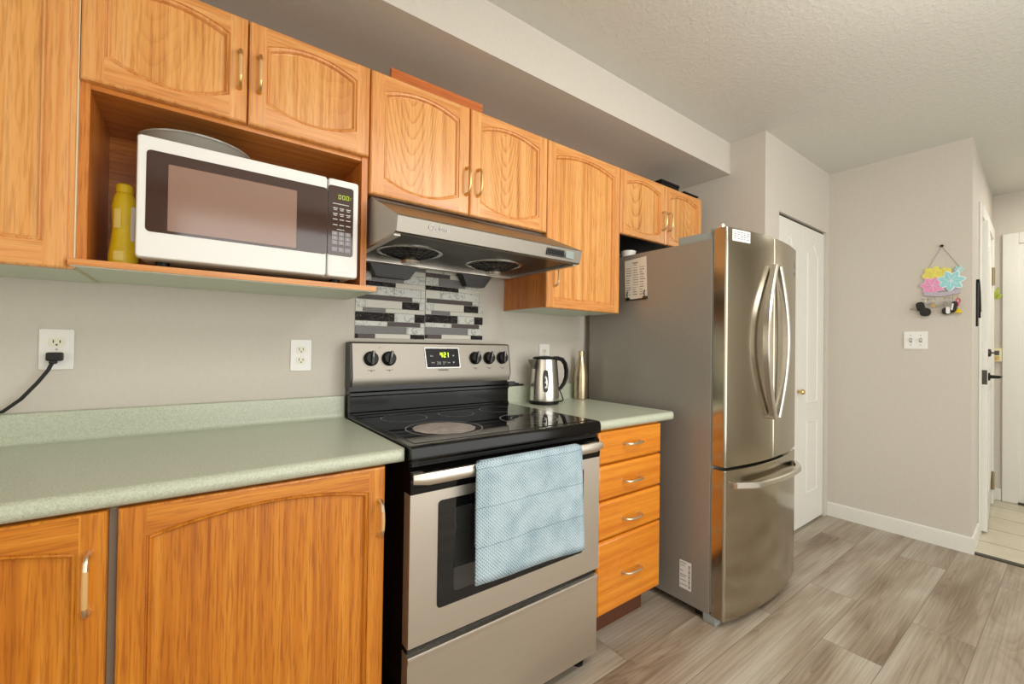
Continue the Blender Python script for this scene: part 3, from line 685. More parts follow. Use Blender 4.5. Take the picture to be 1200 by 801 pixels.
# tall single door cabinet
c4 = Thing('upper_cabinet', 'single-door oak wall cabinet between the range hood and the refrigerator', 'cabinet', (1.01, 0.0, 1.369))
c4.part('carcass', MB().box(0.7685, 1.2610, 0.002, DCU, 1.372, ZT-0.001), 'nook_side')
c4.part('underside', MB().box(0.770, 1.2595, 0.003, DCU-0.002, 1.3695, 1.3718), 'under')
add_door(c4, 0.7690, 1.2615, 1.3690, ZT, DU, OAKP, hx=0.8130, hz=1.518, stile=0.044, top=0.062, bot=0.040, at=0.032, ab=0.0, hmat=('nickel', 'brass'))

# cabinet over the refrigerator
c5 = Thing('refrigerator_cabinet', 'short two-door oak wall cabinet above the refrigerator', 'cabinet', (1.65, 0.0, 1.7813))
c5.part('carcass', MB().box(1.2625, 2.0356, 0.002, DCU, 1.784, ZT-0.001), 'oak_v')
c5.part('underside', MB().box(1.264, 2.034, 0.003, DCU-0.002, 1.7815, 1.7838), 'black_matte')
add_door(c5, 1.2640, 1.6485, 1.7813, ZT, DU, OAKM, hx=1.6215, hz=1.908, hl=0.10, stile=0.043, top=0.058, bot=0.052, at=0.030, ab=0.026, hmat=('nickel', 'brass'))
add_door(c5, 1.6515, 2.0345, 1.7813, ZT, DU, OAKM, hx=1.6790, hz=1.912, hl=0.10, stile=0.043, top=0.058, bot=0.052, at=0.030, ab=0.026, hmat=('nickel', 'brass'))

single('filler_board', MB().box(0.060, 0.440, 0.282, 0.297, ZT-0.001, 2.167, bev=0.001), 'filler', 'reddish wood filler board standing on the hood cabinet under the soffit', 'board', (0.25, 0.29, 2.116))
tb = Thing('storage_box', 'taller black box stored on top of the refrigerator cabinet', 'box', (1.82, 0.2, ZT))
tb.part('body', MB().box(1.70, 1.88, 0.18, 0.265, ZT-0.001, 2.172, bev=0.004), 'black_matte')
tb.part('lid', MB().box(1.697, 1.883, 0.177, 0.268, 2.172, 2.186, bev=0.003), 'black_matte')
fb = Thing('baking_tray', 'thin black tray lying on top of the refrigerator cabinet by the wall', 'tray', (1.95, 0.2, ZT))
fb.part('tray', MB().box(1.884, 2.030, 0.06, 0.285, ZT-0.001, 2.137, bev=0.003), 'black_matte')
fb.part('rim', MB().box(1.884, 2.040, 0.055, 0.300, 2.137, 2.147, bev=0.003), 'black_matte')

# base cabinets
DW, DCB = 0.620, 0.599
b1 = Thing('base_cabinet', 'leftmost amber oak base cabinet with worn door, cut by the frame edge', 'cabinet', (-0.9, 0.30, 0.0))
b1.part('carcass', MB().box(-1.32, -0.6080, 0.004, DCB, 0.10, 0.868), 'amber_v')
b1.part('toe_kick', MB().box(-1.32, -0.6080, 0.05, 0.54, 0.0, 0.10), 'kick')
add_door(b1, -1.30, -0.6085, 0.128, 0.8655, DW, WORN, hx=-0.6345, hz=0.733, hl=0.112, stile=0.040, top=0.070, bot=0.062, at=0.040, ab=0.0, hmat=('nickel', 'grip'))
b2 = Thing('base_cabinet', 'wide amber oak base cabinet left of the range', 'cabinet', (-0.325, 0.30, 0.0))
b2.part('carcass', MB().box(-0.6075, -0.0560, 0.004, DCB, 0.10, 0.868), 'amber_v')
b2.part('filler_strip', MB().box(-0.6075, -0.5935, DCB, DCB+0.004, 0.10, 0.866), 'grey_strip')
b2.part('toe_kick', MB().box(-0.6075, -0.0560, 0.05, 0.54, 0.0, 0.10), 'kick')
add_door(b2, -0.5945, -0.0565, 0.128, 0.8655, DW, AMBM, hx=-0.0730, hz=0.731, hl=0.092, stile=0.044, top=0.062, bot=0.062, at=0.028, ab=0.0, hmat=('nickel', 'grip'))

# drawer base right of the range
b3 = Thing('drawer_cabinet', 'narrow honey oak base cabinet of four drawers beside the range', 'cabinet', (1.0, 0.30, 0.0))
b3.part('carcass', MB().box(0.790, 1.2020, 0.004, DCB-0.002, 0.128, 0.868), 'drawer_oak')
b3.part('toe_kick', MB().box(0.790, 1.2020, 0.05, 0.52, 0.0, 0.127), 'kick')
def drawer_mb(x0, x1, z0, z1, D, th=0.020):
    def rect(i, y, j=None):
        j = i if j is None else j
        return [V(x0+i, D+y, z0+j), V(x1-i, D+y, z0+j), V(x1-i, D+y, z1-j), V(x0+i, D+y, z1-j)]
    return MB().loops([rect(0, -th), rect(0, -0.010), rect(0.002, -0.006), rect(0.008, -0.001), rect(0.011, 0.0)], 0, True, True, True)
for z0, z1, hz in ((0.734, 0.862, 0.805), (0.592, 0.727, 0.653), (0.436, 0.585, 0.500), (0.142, 0.429, 0.281)):
    d = b3.part('drawer', drawer_mb(0.791, 1.2010, z0, z1, DW), 'drawer_oak')
    b3.part('handle', pull(0.992, DW, hz, 0.104, False), ['nickel', 'nickel'], parent=d)

# ------------------------------------------------------------------ worktops
def worktop_profile():
    p = [(0.003, 0.870), (0.606, 0.870)]
    for i in range(9):
        a = -math.pi/2 + math.pi*i/8; p.append((0.613+0.019*math.cos(a), 0.889+0.019*math.sin(a)))
    p += [(0.040, 0.908), (0.030, 0.910), (0.024, 0.916), (0.0215, 0.926), (0.0205, 0.985), (0.018, 0.991), (0.013, 0.9935), (0.003, 0.9935)]
    return p
def worktop(x0, x1, round0=False, round1=False):
    mb = MB(); prof = worktop_profile(); xs = [x0, x1]
    loops = []
    def at(x, inset):
        return [V(x, min(d, 0.632-inset) if d > 0.3 else d, z) for d, z in prof]
    if round0: loops += [at(x0, 0.012), at(x0+0.004, 0.004)]
    else: loops.append(at(x0, 0))
    if round0: loops.append(at(x0+0.012, 0))
    if round1: loops.append(at(x1-0.012, 0))
    if round1: loops += [at(x1-0.004, 0.004), at(x1, 0.012)]
    else: loops.append(at(x1, 0))
    return mb.loops(loops, 0, True, True, True)
single('worktop', worktop(-1.40, -0.004, round1=True), 'laminate', 'pale green laminate worktop with backsplash lip left of the range', 'worktop', (-0.7, 0.3, 0.870), sharp=40)
single('worktop', worktop(0.764, 1.284, round1=True), 'laminate', 'short pale green laminate worktop under the kettle, right of the range', 'worktop', (1.02, 0.3, 0.870), sharp=40)

# ------------------------------------------------------------------ range
R = Thing('kitchen_range', 'stainless and black electric range with smooth glass cooktop', 'range', (0.378, 0.33, 0.0))
R0, R1 = 0.0005, 0.7570
R.part('body', MB().box(R0+0.002, R1-0.002, 0.020, 0.640, 0.045, 0.872, bev=0.003), 'black_gloss')
for fx in (R0+0.05, R1-0.05):
    for fdp in (0.10, 0.60):
        R.part('foot', MB().lathe([(0.022, 0.0), (0.022, 0.010), (0.012, 0.014), (0.012, 0.046)], V(fx, fdp, 0.0), 16), 'black_matte')
# cooktop frame with glass
ck = MB()
prof = [(0.060, 0.873), (0.655, 0.873), (0.6595, 0.880), (0.6595, 0.905), (0.655, 0.914), (0.646, 0.9175), (0.060, 0.9175)]
ck.prism_x(prof, R0, R1)
cook = R.part('cooktop_frame', ck, 'black_gloss')
R.part('glass_surface', MB().box(R0+0.022, R1-0.022, 0.085, 0.625, 0.9172, 0.9192, bev=0.0008), 'black_glass', parent=cook)
def burner(x, D, r, worn=False, inner=None):
    mb = MB()
    def ann(r0, r1, mi, h=0.00035):
        n = 56; a = [V(x+r0*math.cos(2*math.pi*k/n), D+r0*math.sin(2*math.pi*k/n), 0.9192+h) for k in range(n)]
        b = [V(x+r1*math.cos(2*math.pi*k/n), D+r1*math.sin(2*math.pi*k/n), 0.9192+h) for k in range(n)]
        mb.loops([a, b], mi)
    ann(r-0.0028, r, 0)
    if inner: ann(inner-0.002, inner, 0)
    if worn:
        n = 56; pts = []
        for k in range(n):
            rr = worn*(1+0.012*math.sin(5*k)+0.008*math.sin(11*k)); pts.append(V(x+rr*math.cos(2*math.pi*k/n), D+rr*math.sin(2*math.pi*k/n), 0.91955))
        mb.add(pts, [tuple(range(n))], 1)
    return mb
R.part('burner_ring', burner(0.162, 0.215, 0.086), ['ring', 'burner_worn'], parent=cook)
R.part('burner_ring', burner(0.198, 0.470, 0.128, 0.104), ['ring', 'burner_worn'], parent=cook, label='large burner ring with a worn pale grey disc')
R.part('burner_ring', burner(0.378, 0.228, 0.072), ['ring', 'burner_worn'], parent=cook)
R.part('burner_ring', burner(0.592, 0.215, 0.082), ['ring', 'burner_worn'], parent=cook)
R.part('burner_ring', burner(0.560, 0.470, 0.112, None, 0.07), ['ring', 'burner_worn'], parent=cook)
# backguard: black riser and slanted steel control panel
bg = MB().prism_x([(0.014, 0.9175), (0.075, 0.9175), (0.075, 0.928), (0.069, 0.932), (0.069, 0.990), (0.076, 0.995), (0.076, 1.006), (0.070, 1.011), (0.062, 1.011), (0.062, 1.030), (0.014, 1.030)], R0+0.002, R1-0.004)
bgp = R.part('backguard', bg, 'black_gloss')
sp = MB().prism_x([(0.012, 1.030), (0.076, 1.030), (0.088, 1.068), (0.068, 1.198), (0.060, 1.2045), (0.012, 1.2045)], R0+0.008, R1-0.008)
panel = R.part('control_panel', sp, 'steel_hood')
R.part('panel_end', MB().prism_x([(0.012, 1.020), (0.070, 1.030), (0.084, 1.068), (0.064, 1.198), (0.056, 1.203), (0.012, 1.203)], R0, R0+0.008), 'charcoal', parent=panel)
R.part('panel_end', MB().prism_x([(0.012, 1.020), (0.070, 1.030), (0.084, 1.068), (0.064, 1.198), (0.056, 1.203), (0.012, 1.203)], R1-0.008, R1), 'charcoal', parent=panel)
PSL = math.atan2(0.020, 0.130)                                  # lean of the panel face
PM0 = Matrix.Translation(V(0, 0.0787, 1.1385)) @ Matrix.Rotation(math.radians(90)-PSL, 4, 'X')   # panel-local: x right, y up the face, z out
def pan(mb): return mb.xf(PM0)
def pbox(x0, x1, y0, y1, z0, z1, mi=0, bev=0.0):
    b = MB(); b.box(x0, x1, -y1, -y0, z0, z1, mi, bev); return b      # box() negates D, so (x, y, z) survive
for i, kx in enumerate((0.079, 0.151, 0.556, 0.631, 0.706)):
    kb = MB().loops([[Vector((kx+r*math.cos(2*math.pi*k/28), r*math.sin(2*math.pi*k/28), h)) for k in range(28)] for r, h in ((0.029, 0.0), (0.029, 0.004), (0.0255, 0.007), (0.0235, 0.020), (0.022, 0.0215))], 0, True, True, True)
    kn = R.part('knob', pan(kb), 'black_matte')
    rot = Matrix.Translation(Vector((kx, 0, 0))) @ Matrix.Rotation((-0.08, -0.2, -0.25, -0.3, -0.1)[i], 4, 'Z')
    R.part('knob_grip', pan(pbox(-0.0058, 0.0058, -0.026, 0.029, 0.018, 0.031, 0, 0.003).xf(rot)), 'charcoal', parent=kn)
    tick = pbox(-0.0009, 0.0009, 0.004, 0.027, 0.0308, 0.0314).xf(rot)
    R.part('pointer', pan(tick), 'white_ink', parent=kn)
    mk = MB()
    for a in range(3): mk.merge(pbox(kx-0.012+a*0.010, kx-0.006+a*0.010, -0.047-0.004*(a % 2), -0.044, 0.0, 0.0005))
    R.part('knob_marking', pan(mk), 'ink', parent=panel)
dp = MB().loops([[Vector((x, y, h)) for x, y in ((0.312+o, 0.040-o), (0.466-o, 0.040-o), (0.470-o, -0.036+o), (0.318+o, -0.036+o))] for o, h in ((-0.003, 0.0), (-0.003, 0.0022), (0.0, 0.003))], 0, True, True, True)
M['display_black'] = plain('display_black', (12, 10, 10), 0.35, spec=0.25)
disp = R.part('display', pan(dp), 'display_black')
R.part('display_trim', pan(MB().loops([[Vector((x, y, h)) for x, y in ((0.312+o, 0.040-o), (0.466-o, 0.040-o), (0.470-o, -0.036+o), (0.318+o, -0.036+o))] for o, h in ((-0.006, 0.0), (-0.006, 0.0018), (-0.003, 0.0018), (-0.003, 0.0))], 0)), 'chrome', parent=disp)
SEG = {'0': 'abcdef', '1': 'bc', '2': 'abged', '4': 'fgbc', '3': 'abgcd'}
def digit(ch, x, y, w, h, t, z0):
    mb = MB(); S_ = {'a': (0, h-t, w, h), 'd': (0, 0, w, t), 'g': (0, h/2-t/2, w, h/2+t/2), 'f': (0, h/2, t, h), 'e': (0, 0, t, h/2), 'b': (w-t, h/2, w, h), 'c': (w-t, 0, w, h/2)}
    for s in SEG[ch]:
        a, b, c, d = S_[s]; mb.merge(pbox(x+a, x+c, y+b, y+d, z0, z0+0.0008))
    return mb
dg = MB(); xx = 0.378
for chx in ('4', ':', '2', '1'):
    if chx == ':': dg.merge(pbox(xx-0.001, xx+0.001, 0.010, 0.012, 0.003, 0.0038)); dg.merge(pbox(xx-0.001, xx+0.001, 0.018, 0.020, 0.003, 0.0038)); xx += 0.003
    else: dg.merge(digit(chx, xx, 0.004, 0.0105, 0.021, 0.0030, 0.003)); xx += 0.0135
R.part('digits', pan(dg), 'led', parent=disp)
for (w_, x, y) in (('Bake', 0.331, 0.010), ('Broil', 0.336, -0.019), ('Timer', 0.361, -0.017), ('on-off', 0.361, -0.024), ('Clock', 0.388, -0.017), ('set', 0.390, -0.024), ('Start', 0.412, -0.019)):
    R.part('key_text', pan(text_mb(w_, 0.0075, Matrix.Translation(Vector((x, y, 0.003))), 0.0003)), 'white_ink', parent=disp)
for (y, q) in ((0.012, 1), (-0.019, -1)):
    R.part('arrow_key', pan(MB().add([Vector((0.438, y-0.003*q, 0.0034)), Vector((0.447, y-0.003*q, 0.0034)), Vector((0.4425, y+0.004*q, 0.0034))], [(0, 1, 2)])), 'white_ink', parent=disp)
R.part('logo', pan(text_mb('FRIGIDAIRE', 0.0095, Matrix.Translation(Vector((0.392, -0.051, 0.0))), 0.0004, align='CENTER')), 'ink', parent=panel)
R.part('indicator', pan(MB().merge(text_mb('. \u2022 .', 0.014, Matrix.Translation(Vector((0.115, 0.045, 0.0))), 0.0004, align='CENTER'))), 'dark_ink', parent=panel)
# vent strip, oven door, drawer
R.part('vent_strip', MB().box(R0+0.006, R1-0.006, 0.60, 0.646, 0.858, 0.873).box(R0+0.03, R1-0.03, 0.646, 0.650, 0.862, 0.865), 'black_matte')
od = MB()
dpf = [(0.612, 0.3615), (0.648, 0.3615), (0.654, 0.366), (0.654, 0.784), (0.612, 0.784)]
od.prism_x(dpf, R0, R1)
odoor = R.part('oven_door', od, 'steel')
R.part('door_header', MB().prism_x([(0.612, 0.7842), (0.654, 0.7842), (0.656, 0.800), (0.652, 0.848), (0.640, 0.857), (0.612, 0.857)], R0, R1), 'black_gloss', parent=odoor)
def rrect(x0, x1, z0, z1, r, n=5):
    pts = []
    for (cx, cz, a0) in ((x1-r, z0+r, -90), (x1-r, z1-r, 0), (x0+r, z1-r, 90), (x0+r, z0+r, 180)):
        for i in range(n+1):
            a = math.radians(a0+90*i/n); pts.append((cx+r*math.cos(a), cz+r*math.sin(a)))
    return pts
R.part('oven_window', MB().prism_D(rrect(0.085, 0.672, 0.449, 0.754, 0.012), 0.6535, 0.6558), 'black_glass', parent=odoor)
R.part('window_pane', MB().prism_D(rrect(0.138, 0.620, 0.482, 0.725, 0.010), 0.6555, 0.6562), 'oven_glass', parent=odoor)
hb_ = MB(); pts = []; n = 18
for i in range(n+1):
    t = i/n; x = -0.002+0.742*t; e = min(t, 1-t); dd = 0.678+0.012*min(1, e/0.06)
    pts.append(V(x, dd, 0.8335))
hb_.tube(pts, [0.016 if 0 < i < n else 0.012 for i in range(n+1)], 14, 0, True, sx=1.12, sy=0.62, up=(0, 0, 1))
for x in (0.022, 0.716): hb_.box(x-0.016, x+0.016, 0.6525, 0.684, 0.822, 0.845, 0, 0.004)
R.part('oven_handle', hb_, 'steel', parent=odoor)
dw = MB().prism_x([(0.612, 0.0465), (0.646, 0.0465), (0.652, 0.052), (0.652, 0.318), (0.656, 0.334), (0.654, 0.342), (0.642, 0.344), (0.612, 0.344)], R0, R1-0.004)
R.part('storage_drawer', dw, 'steel')

# towel over the oven handle
def towel():
    mb = MB(); path = []
    for z in (0.600, 0.66, 0.72, 0.78, 0.825): path.append((0.6700, z))
    for i in range(1, 7):
        a = math.pi - math.pi*i/7; path.append((0.6900+0.0195*math.cos(a), 0.8420+0.0155*math.sin(a)))
    for i in range(0, 15): path.append((0.7105, 0.838-i*0.0233))
    nx = 30; front = []
    for (d, z) in path:
        row = []
        for i in range(nx+1):
            t = i/nx; x = 0.176+0.428*t
            isf = d > 0.70; drop = (0.838-z)/0.33 if isf else 0
            if isf: x += drop*(-0.004+0.012*t) ; zz = z - drop*(0.004+0.010*math.sin(math.pi*t)*0 + 0.016*t - 0.006)
            else: zz = z; x = 0.199+0.398*t
            dd = d + (0.004*drop*math.sin(2.2*math.pi*t+0.4)+0.006*drop if isf else 0.0)
            row.append(V(x, dd, zz))
        front.append(row)
    nr = len(front); vs = [p for r in front for p in r]; fs = []
    for a in range(nr-1):
        for i in range(nx): fs.append((a*(nx+1)+i, a*(nx+1)+i+1, (a+1)*(nx+1)+i+1, (a+1)*(nx+1)+i))
    return mb.add(vs, fs)
tw = single('dish_towel', towel(), 'towel', 'light blue waffle dish towel hanging over the oven door handle', 'towel', (0.39, 0.69, 0.51))
sm = tw.modifiers.new('thickness', 'SOLIDIFY'); sm.thickness = 0.0028; sm.offset = 0.0

# ------------------------------------------------------------------ hood
H = Thing('range_hood', 'stainless steel range hood with two round fan intakes above the range', 'range hood', (0.378, 0.0, 1.525))
HX0, HX1 = -0.0035, 0.7660
hd = MB()
# shell: back, sloped top and front lip; the underside is recessed behind a rim
hd.prism_x([(0.003, 1.536), (0.003, 1.6985), (0.300, 1.6985), (0.302, 1.690), (0.537, 1.5835), (0.540, 1.578), (0.530, 1.533), (0.524, 1.529), (0.512, 1.529), (0.510, 1.536)], HX0, HX1)
H.part('shell', hd, 'steel_hood')
M['grey_paint'] = plain('pale_grey_painted_steel', (196, 193, 186), 0.4)
H.part('end_panel', MB().prism_x([(0.004, 1.530), (0.004, 1.697), (0.299, 1.697), (0.534, 1.583), (0.536, 1.577), (0.527, 1.534), (0.510, 1.530)], HX0-0.0012, HX0-0.0001), 'grey_paint')
H.part('underside_rim', MB().box(HX0, HX0+0.02, 0.01, 0.512, 1.524, 1.5365).box(HX1-0.02, HX1, 0.01, 0.512, 1.524, 1.5365).box(HX0+0.02, HX1-0.02, 0.055, 0.085, 1.520, 1.5365, bev=0.003), 'steel')
H.part('underside', MB().box(HX0+0.02, HX1-0.02, 0.085, 0.511, 1.5335, 1.5358), 'dark_metal')
for fx in (0.150, 0.520):
    c = V(fx, 0.275, 1.5345)
    fan = H.part('fan_intake', MB().lathe([(0.118, 0.0), (0.118, -0.003), (0.108, -0.005), (0.104, -0.002)], c, 40, cap0=False, cap1=False), 'chrome')
    g = MB()
    for k in range(18): 
        a = 2*math.pi*k/18; g.tube([Vector((c.x+0.104*math.cos(a), c.y+0.104*math.sin(a), c.z-0.003)), Vector((c.x+0.04*math.cos(a+0.2), c.y+0.04*math.sin(a+0.2), c.z-0.022))], 0.0016, 5)
    for rr, hh in ((0.088, -0.008), (0.070, -0.014), (0.052, -0.0195)):
        g.lathe([(rr, hh), (rr+0.0018, hh-0.001), (rr, hh-0.0022)], c, 36, cap0=False, cap1=False)
    g.lathe([(0.104, -0.0005), (0.0, -0.0006)], c, 36, cap0=False, cap1=False)
    H.part('fan_grille', g, 'black_matte', parent=fan)
    H.part('grease_cup', MB().lathe([(0.030, -0.020), (0.034, -0.024), (0.036, -0.034), (0.030, -0.044), (0.0, -0.045)], c, 28), 'chrome', parent=fan)
for (a, b) in ((0.075, 0.275), (0.495, 0.650)):
    H.part('oil_box', MB().loops([[V(x, D, z) for x, D in ((a+o, 0.012), (b-o, 0.012), (b-o, 0.062-o*0.4), (a+o, 0.062-o*0.4))] for z, o in ((1.524, 0.0), (1.516, 0.0), (1.470, 0.030))], 0, True, True, True), 'charcoal')
H.part('logo', text_mb('Cyclone', 0.022, face_room(0.095, 0.5385, 1.5615) @ Matrix.Rotation(0.215, 4, 'X'), 0.0006, shear=0.3), 'white_ink')
sw = H.part('switch_panel', MB().prism_D(rrect(0.582, 0.672, 1.543, 1.570, 0.003), 0.530, 0.5395), 'charcoal')
for k in range(4):
    H.part('switch', MB().box(0.587+k*0.021, 0.604+k*0.021, 0.5380, 0.5420, 1.548, 1.565, 0, 0.0015), 'black_matte', parent=sw)
H.part('rating_label', MB().prism_D(rrect(0.680, 0.722, 1.543, 1.571, 0.002), 0.530, 0.5392), 'grey_plastic')

# ------------------------------------------------------------------ peel-and-stick mosaic panels behind the range
def mosaic(x0, x1, z0, z1):
    rows = [  # bottom to top: height fraction, list of (fraction, material)
        (0.055, [(0.05, 'K'), (0.22, 'B'), (0.51, 'C'), (0.22, 'K')]), (0.085, [(0.72, 'G'), (0.28, 'W')]), (0.055, [(0.44, 'W'), (0.49, 'B'), (0.07, 'W')]),
        (0.10, [(0.54, 'K'), (0.30, 'W'), (0.16, 'K')]), (0.05, [(0.10, 'C'), (0.31, 'G'), (0.59, 'C')]), (0.09, [(0.13, 'W'), (0.52, 'C'), (0.26, 'K'), (0.09, 'W')]),
        (0.055, [(0.02, 'W'), (0.78, 'B'), (0.20, 'W')]), (0.10, [(0.24, 'C'), (0.29, 'W'), (0.40, 'W'), (0.07, 'C')]), (0.055, [(0.55, 'K'), (0.45, 'C')]),
        (0.10, [(0.21, 'W'), (0.46, 'G'), (0.33, 'W')]), (0.055, [(0.4, 'B'), (0.6, 'C')]), (0.10, [(0.5, 'W'), (0.5, 'G')]), (0.06, [(0.3, 'C'), (0.7, 'B')])]
    idx = {'K': 1, 'B': 2, 'C': 3, 'G': 4, 'W': 5}; tot = sum(r[0] for r in rows)
    mb = MB().box(x0, x1, 0.0004, 0.0022, z0, z1, 0); z = z0
    for h, cells in rows:
        hh = (z1-z0)*h/tot; x = x0
        for w, k in cells:
            ww = (x1-x0)*w
            mb.box(x+0.0008, x+ww-0.0008, 0.0020, 0.0042, z+0.0008, z+hh-0.0008, idx[k], 0.0006, 1); x += ww
        z += hh
    return mb
MOS = ['tile_backer', 'marble_black', 'tile_brown', 'tile_cream', 'tile_grey', 'marble_white']
single('mosaic_panel', mosaic(0.037, 0.339, 1.219, 1.572), MOS, 'left stick-on mosaic panel of grey, black and marble strips behind the range', 'mosaic panel', (0.19, 0.0, 1.219), 'stick-on mosaic panels behind the range')
single('mosaic_panel', mosaic(0.3405, 0.6430, 1.2235, 1.5765), MOS, 'mosaic wall panel nearer the kettle, right of its twin behind the range', 'mosaic panel', (0.49, 0.0, 1.2235), 'stick-on mosaic panels behind the range')

# ------------------------------------------------------------------ refrigerator
F = Thing('refrigerator', 'stainless french-door refrigerator with bottom freezer drawer', 'refrigerator', (1.706, 0.4, 0.0))
F0, F1 = 1.341, 2.070
F.part('cabinet_body', MB().box(F0, F1, 0.045, 0.770, 0.035, 1.680, bev=0.004), 'fridge_side')
F.part('base_grille', MB().box(F0+0.01, F1-0.01, 0.70, 0.775, 0.012, 0.034).box(F0+0.03, F1-0.03, 0.08, 0.70, 0.015, 0.034), 'black_matte')
for fx in (F0+0.012, F1-0.042):
    F.part('foot', MB().box(fx-0.012, fx+0.030, 0.740, 0.800, 0.0, 0.040, bev=0.005), 'grey_plastic')
    F.part('rear_foot', MB().box(fx, fx+0.03, 0.09, 0.13, 0.0, 0.035, bev=0.004), 'black_matte')
def fr_front(x):      # bowed door face
    t = (x-F0)/(F1-F0); return 0.833+0.042*(1-(2*t-1)**2)
def fr_door(x0, x1, z0, z1):
    n = 16; q = 0.009; ends = [0.0, 0.0007, 0.002, 0.004, 0.0065]; e = 0.004
    xs = [x0+d for d in ends]+[x0+q+(x1-x0-2*q)*i/n for i in range(n+1)]+[x1-d for d in reversed(ends)]
    def rnd_(x): d = min(x-x0, x1-x); return q-math.sqrt(max(q*q-(q-d)**2, 0)) if d < q else 0.0
    def ring(i_, dz, dd):
        out = [(x0+i_, 0.7765+0.0), ] ; pts = [V(x0+i_, 0.7785, 0), V(x1-i_, 0.7785, 0)]
        for x in reversed(xs): pts.append(V(min(max(x, x0+i_), x1-i_), fr_front(x)-dd-rnd_(x), 0))
        return [Vector((p.x, p.y, dz)) for p in pts]
    loops = [ring(e, z0, e), ring(0.001, z0+0.002, 0.001), ring(0, z0+e, 0), ring(0, z1-e, 0), ring(0.001, z1-0.002, 0.001), ring(e, z1, e)]
    return MB().loops(loops, 0, True, True, True)
XM = (F0+F1)/2
ld = F.part('door', fr_door(F0, XM-0.002, 0.688, 1.7215), 'steel_v', sharp=25)
rd = F.part('door', fr_door(XM+0.002, F1, 0.688, 1.7215), 'steel_v', sharp=25)
fz = F.part('freezer_drawer', fr_door(F0, F1, 0.034, 0.676), 'steel_v', sharp=25)
F.part('gasket', MB().box(F0+0.006, F1-0.006, 0.770, 0.7785, 0.05, 1.70), 'grey_plastic')
def bow_handle(side):
    mb = MB(); pts = []; n = 26
    for i in range(n+1):
        t = i/n; s = math.sin(math.pi*t); z = 1.585-0.705*t
        pts.append((XM-0.012+side*(0.020+(0.105 if side < 0 else 0.066)*s**0.95), 0.8800+0.010+0.012*s, z))
    loops = []
    for i, (x, d, z) in enumerate(pts):
        j0, j1 = pts[max(i-1, 0)], pts[min(i+1, n)]
        t = Vector((j1[0]-j0[0], 0, j1[2]-j0[2])).normalized(); nx = Vector((t.z, 0, -t.x))
        ring = []
        for a, b in ((-1, -1), (1, -1), (1, 0.6), (0.6, 1), (-0.6, 1), (-1, 0.6)):
            ring.append(V(x, d, z)+nx*(0.010*a)+Vector((0, -0.014*b, 0)))
        loops.append(ring)
    mb.loops(loops, 0, True, True, True)
    for t in (0.02, 0.98):
        z = 1.585-0.705*t; x = XM-0.012+side*0.026
        mb.box(x-0.009, x+0.009, fr_front(x)-0.004, 0.895, z-0.014, z+0.014, 0, 0.003)
    return mb
F.part('handle', bow_handle(-1), 'chrome', parent=ld)
F.part('handle', bow_handle(1), 'chrome', parent=rd)
fh = MB(); pts = []
for i in range(25):
    t = i/24; x = F0+0.045+(F1-F0-0.09)*t; pts.append((x, fr_front(x)+0.010+0.034*min(1, math.sin(math.pi*t)*2.2), 0.612))
loops = []
for i, (x, d, z) in enumerate(pts): loops.append([V(x, d+0.012*b, z+0.014*a) for a, b in ((-1, -1), (1, -1), (1, 0.6), (0.6, 1), (-0.6, 1), (-1, 0.6))])
fh.loops(loops, 0, True, True, True)
for x in (F0+0.052, F1-0.052): fh.box(x-0.012, x+0.012, fr_front(x)-0.004, fr_front(x)+0.014, 0.599, 0.625, 0, 0.003)
F.part('handle', fh, 'chrome', parent=fz)
F.part('hinge_cover', MB().box(F0+0.008, F0+0.085, 0.600, 0.768, 1.6795, 1.716, bev=0.004).box(F0+0.008, F0+0.05, 0.758, 0.79, 1.700, 1.728, bev=0.003), 'grey_plastic')
F.part('hinge_cover', MB().box(F1-0.085, F1-0.008, 0.600, 0.768, 1.6795, 1.716, bev=0.004), 'grey_plastic')
F.part('hinge', MB().lathe([(0.013, 0.0), (0.013, 0.018), (0.008, 0.020)], V(F0+0.022, 0.800, 1.7205), 18), 'chrome')
# rating label on the side, energy sticker and badge on the doors
lb = F.part('rating_label', MB().box(F0-0.0006, F0+0.001, 0.628, 0.686, 0.098, 0.224), 'label', label='white rating label low on the side')
lm = MB()
for k, (z, w) in enumerate(((0.212, 0.030), (0.200, 0.022), (0.176, 0.014), (0.158, 0.032), (0.150, 0.024), (0.134, 0.030), (0.114, 0.034))):
    lm.box(F0-0.0010, F0-0.0005, 0.632, 0.632+w, z, z+0.003)
for k in range(14): lm.box(F0-0.0010, F0-0.0005, 0.672, 0.681, 0.108+k*0.0075, 0.108+k*0.0075+(0.004 if k % 3 else 0.006))
F.part('label_print', lm, 'ink', parent=lb)
ns = MB(); n = 6
for i in range(n):
    xa, xb = 1.374+0.118*i/n, 1.374+0.118*(i+1)/n
    ns.add([V(xa, fr_front(xa)+0.0006, 1.664), V(xb, fr_front(xb)+0.0006, 1.664), V(xb, fr_front(xb)+0.0006, 1.714), V(xa, fr_front(xa)+0.0006, 1.714)], [(0, 1, 2, 3)])
stk = F.part('sticker', ns, 'label', parent=ld, label='small silver white sticker on the door corner')
sl = MB()
for k, z in enumerate((1.704, 1.695, 1.686, 1.676)):
    for i in range(5):
        xa = 1.384+0.021*i; xb = xa+(0.015 if (i+k) % 3 else 0.009)
        sl.add([V(xa, fr_front(xa)+0.0010, z-0.0022), V(xb, fr_front(xb)+0.0010, z-0.0022), V(xb, fr_front(xb)+0.0010, z+0.0022), V(xa, fr_front(xa)+0.0010, z+0.0022)], [(0, 1, 2, 3)])
F.part('sticker_print', sl, 'ink', parent=ld)
xlg = 2.025; slope = math.atan2(fr_front(xlg+0.01)-fr_front(xlg-0.01), 0.02)
